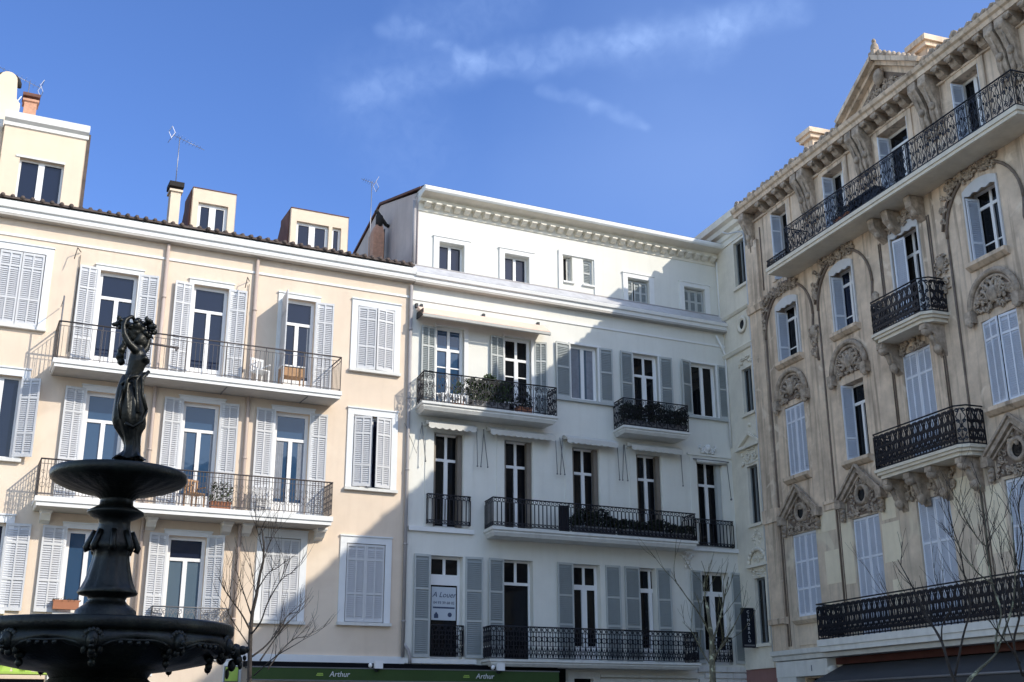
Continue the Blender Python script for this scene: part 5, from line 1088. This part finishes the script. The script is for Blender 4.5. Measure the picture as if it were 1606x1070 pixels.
tree('speckled bare tree before the bottom right corner of the ivory building', 26.0,
     [(1118, 1078), (1117, 1040), (1116, 1000), (1112, 970), (1108, 945)],
     [dict(p=[(1117, 1010), (1126, 980), (1134, 950), (1138, 925), (1143, 905)], r=0.0270), dict(p=[(1116, 1000), (1098, 965), (1076, 935), (1056, 908)], r=0.0210), dict(p=[(1117, 1035), (1140, 1000), (1156, 972), (1166, 950)], r=0.0180),
      dict(p=[(1118, 1050), (1100, 1020), (1088, 995), (1070, 975)], r=0.0180), dict(p=[(1110, 955), (1104, 925), (1106, 900), (1100, 880)], r=0.0168), dict(p=[(1117, 1045), (1128, 1020), (1150, 1000)], r=0.0150)],
     .10, 9, 'barkp', 'twigg', tl=(.35, .8), nt=5, depth=1)
RS = [dict(p=[(1498, 1072), (1488, 1045), (1480, 1015), (1474, 1000), (1462, 980), (1450, 960), (1436, 930), (1420, 900), (1408, 878)], r=0.0180), dict(p=[(1477, 1005), (1478, 980), (1490, 955), (1475, 930), (1466, 905)], r=0.0090),
      dict(p=[(1498, 1060), (1510, 1000), (1522, 950), (1512, 900), (1505, 860), (1495, 830), (1488, 800)], r=0.0132), dict(p=[(1462, 982), (1440, 965), (1412, 960), (1395, 945)], r=0.0060)]
tree('leftmost of the bare trees before the ornate building, with a pale forked stem', 13.0, [(1502, 1080), (1490, 1050), (1483, 1028), (1476, 1006)], RS, .026, 15, 'bark', 'twig', tl=(.2, .48), nt=8, depth=1)
RS = [dict(p=[(1563, 1024), (1562, 1000), (1570, 960), (1556, 915), (1548, 865), (1546, 820), (1540, 790), (1537, 760)], r=0.0132), dict(p=[(1563, 1024), (1575, 990), (1588, 950), (1592, 900), (1590, 860), (1588, 820), (1584, 780), (1592, 750)], r=0.0120),
      dict(p=[(1548, 858), (1534, 845), (1518, 820), (1508, 800), (1500, 780)], r=0.0072), dict(p=[(1556, 915), (1535, 900), (1515, 875), (1500, 850), (1492, 835)], r=0.0084)]
tree('bare tree with a mossy slanting fork before the ornate building, near the right edge', 12.5, [(1512, 1085), (1520, 1066), (1538, 1048), (1552, 1036), (1563, 1024)], RS, .032, 17, 'barkp', 'twig', tl=(.2, .48), nt=9, depth=1)
RS = [dict(p=[(1604, 1060), (1590, 1010), (1600, 960), (1598, 900), (1604, 850), (1598, 800), (1602, 760)], r=0.0132), dict(p=[(1600, 1040), (1580, 1010), (1560, 985), (1545, 960), (1530, 930)], r=0.0096), dict(p=[(1606, 1060), (1616, 1000), (1620, 930), (1628, 860)], r=0.0120), dict(p=[(1590, 1010), (1575, 960), (1578, 910), (1570, 870), (1566, 830)], r=0.0078)]
tree('bare tree cut by the right edge of the picture, its twigs over the big balcony', 12.0, [(1612, 1090), (1608, 1070), (1604, 1056)], RS, .03, 21, 'bark', 'twig', tl=(.2, .48), nt=9, depth=1)

# ================================================================== GROUND
b = MB(); b.add([(-400, -400, -.02), (400, -400, -.02), (400, 400, -.02), (-400, 400, -.02)], [(0, 1, 2, 3)]); tag(b.build('ground', M['asphalt']), kind='structure')
b = MB(); b.add([(-40, -40, 0), (22, -40, 0), (22, 20, 0), (9, 39, 0), (-40, 16, 0)], [(0, 1, 2, 3, 4)]); tag(b.build('plaza_paving', M['paving']), kind='structure')
b = MB(); b.bo(-20, 12.3, 0.0, 2.6, 0, .12); tag(b.build('pavement', M['paving'], None, PA, ROTA), kind='structure')

# ================================================================== LIGHT AND SKY
SUN = Vector((1.1017, -.5778, .80)).normalized()
sd = bpy.data.lights.new('sun', 'SUN'); sd.energy = 2.12; sd.angle = rad(.5); sd.color = (1, .925, .79)
so = bpy.data.objects.new('sun', sd); COL.objects.link(so); so.rotation_euler = SUN.to_track_quat('Z', 'Y').to_euler(); so.location = (30, -15, 40)
W = bpy.data.worlds.new('World'); SC.world = W; W.use_nodes = True; nt = W.node_tree; N = nt.nodes; L = nt.links
bg = N['Background']; sky = N.new('ShaderNodeTexSky'); sky.sky_type = 'NISHITA'; sky.sun_disc = False
sky.sun_elevation = math.asin(SUN.z); sky.sun_rotation = math.atan2(SUN.x, SUN.y); sky.altitude = 0; sky.air_density = 1.0; sky.dust_density = .4; sky.ozone_density = 2.5
def NM(op, a, b_=None, c=None):
    n = N.new('ShaderNodeMath'); n.operation = op
    for i, v in enumerate((a, b_, c)):
        if v is None: continue
        if isinstance(v, (int, float)): n.inputs[i].default_value = v
        else: L.new(v, n.inputs[i])
    return n.outputs[0]
def DOT(v, w):
    n = N.new('ShaderNodeVectorMath'); n.operation = 'DOT_PRODUCT'; L.new(v, n.inputs[0]); n.inputs[1].default_value = w; return n.outputs['Value']
tc = N.new('ShaderNodeTexCoord'); V = tc.outputs['Generated']
# fixed world bearings of the cirrus streaks
f_ = DOT(V, FW); fc = NM('MAXIMUM', f_, .05); U_ = NM('DIVIDE', DOT(V, RT), fc); V_ = NM('DIVIDE', DOT(V, UP), fc)
nz = N.new('ShaderNodeTexNoise'); nz.inputs['Scale'].default_value = 14; nz.inputs['Detail'].default_value = 3; nz.inputs['Roughness'].default_value = .6; L.new(V, nz.inputs['Vector'])
nz2 = N.new('ShaderNodeTexNoise'); nz2.inputs['Scale'].default_value = 85; nz2.inputs['Detail'].default_value = 5; nz2.inputs['Distortion'].default_value = .5; L.new(V, nz2.inputs['Vector'])
dv = NM('MULTIPLY', NM('SUBTRACT', nz.outputs[0], .5), .055)
Vd = NM('ADD', V_, dv)
cb = N.new('ShaderNodeCombineXYZ'); L.new(U_, cb.inputs[0]); L.new(Vd, cb.inputs[1]); UV = cb.outputs[0]
def VM(op, a, b_=None, c=None):
    n = N.new('ShaderNodeVectorMath'); n.operation = op
    for i, v in enumerate((a, b_, c)):
        if v is None: continue
        if isinstance(v, tuple): n.inputs[i].default_value = v
        else: L.new(v, n.inputs[i])
    return n
def streak(x0, y0, x1, y1, w, amp):
    u0, v0, u1, v1 = (x0 - 803) / F_PX, (535 - y0) / F_PX, (x1 - 803) / F_PX, (535 - y1) / F_PX
    dx, dy = u1 - u0, v1 - v0; L2 = dx * dx + dy * dy
    a = VM('SUBTRACT', UV, (u0, v0, 0)).outputs[0]
    t = NM('MAXIMUM', VM('DOT_PRODUCT', a, (dx / L2, dy / L2, 0)).outputs['Value'], 0)
    t = NM('MINIMUM', t, 1)
    e = VM('MULTIPLY_ADD', t, (-dx, -dy, 0), a).outputs[0]
    d = VM('LENGTH', e).outputs['Value']
    m = N.new('ShaderNodeMapRange'); m.interpolation_type = 'SMOOTHERSTEP'; m.inputs[1].default_value = 0; m.inputs[2].default_value = 2.6 * w / F_PX; m.inputs[3].default_value = amp; m.inputs[4].default_value = 0
    L.new(d, m.inputs[0]); return m.outputs[0]
parts = [streak(565, 152, 740, 100, 20, .22), streak(735, 92, 1010, 79, 15, .30), streak(1000, 80, 1130, 45, 26, .28), streak(1130, 40, 1240, 5, 20, .24), streak(690, 66, 760, 88, 8, .20),
         streak(600, 35, 655, 36, 10, .16), streak(655, 45, 800, -5, 34, .16), streak(850, 130, 930, 168, 8, .17), streak(930, 172, 1010, 195, 7, .19), streak(570, 150, 640, 230, 55, .12)]
haze = NM('ADD', streak(1150, 160, 1500, 80, 190, .22), streak(850, 330, 1100, 290, 90, .13))
tot = parts[0]
for p_ in parts[1:]: tot = NM('ADD', tot, p_)
tot = NM('ADD', NM('MULTIPLY', tot, NM('ADD', .1, NM('MULTIPLY', nz2.outputs[0], 1.7))), haze)
tot = NM('MINIMUM', tot, .8)
hs = N.new('ShaderNodeHueSaturation'); hs.inputs['Saturation'].default_value = 1.0; hs.inputs['Hue'].default_value = .5; L.new(sky.outputs[0], hs.inputs['Color'])
mx = N.new('ShaderNodeMix'); mx.data_type = 'RGBA'; L.new(tot, mx.inputs[0]); tn = N.new('ShaderNodeMix'); tn.data_type = 'RGBA'; tn.blend_type = 'MULTIPLY'; L.new(hs.outputs[0], tn.inputs[6]); tn.inputs[7].default_value = (.52, .64, .94, 1)
wb = N.new('ShaderNodeMix'); wb.data_type = 'RGBA'; wb.blend_type = 'MULTIPLY'; wb.inputs[0].default_value = 1; L.new(hs.outputs[0], wb.inputs[6]); wb.inputs[7].default_value = (1.17, 1.06, 1.0, 1); L.new(wb.outputs[2], tn.inputs[6]); tn.inputs[7].default_value = (.35, .49, .765, 1)
tf = N.new('ShaderNodeMapRange'); tf.interpolation_type = 'SMOOTHSTEP'; tf.inputs[1].default_value = .45; tf.inputs[2].default_value = .8; L.new(f_, tf.inputs[0]); L.new(tf.outputs[0], tn.inputs[0])
L.new(tn.outputs[2], mx.inputs[6]); mx.inputs[7].default_value = (1.25, 1.9, 3.5, 1)
L.new(mx.outputs[2], bg.inputs['Color']); bg.inputs['Strength'].default_value = .15
W.cycles.sampling_method = 'MANUAL'; W.cycles.sample_map_resolution = 512; SC.cycles.use_denoising = True; SC.cycles.adaptive_threshold = .02; SC.cycles.max_bounces = 7; SC.cycles.diffuse_bounces = 5; SC.cycles.glossy_bounces = 3
SC.view_settings.view_transform = 'Standard'; SC.view_settings.look = 'None'; SC.view_settings.gamma = 1; SC.view_settings.exposure = 1.0
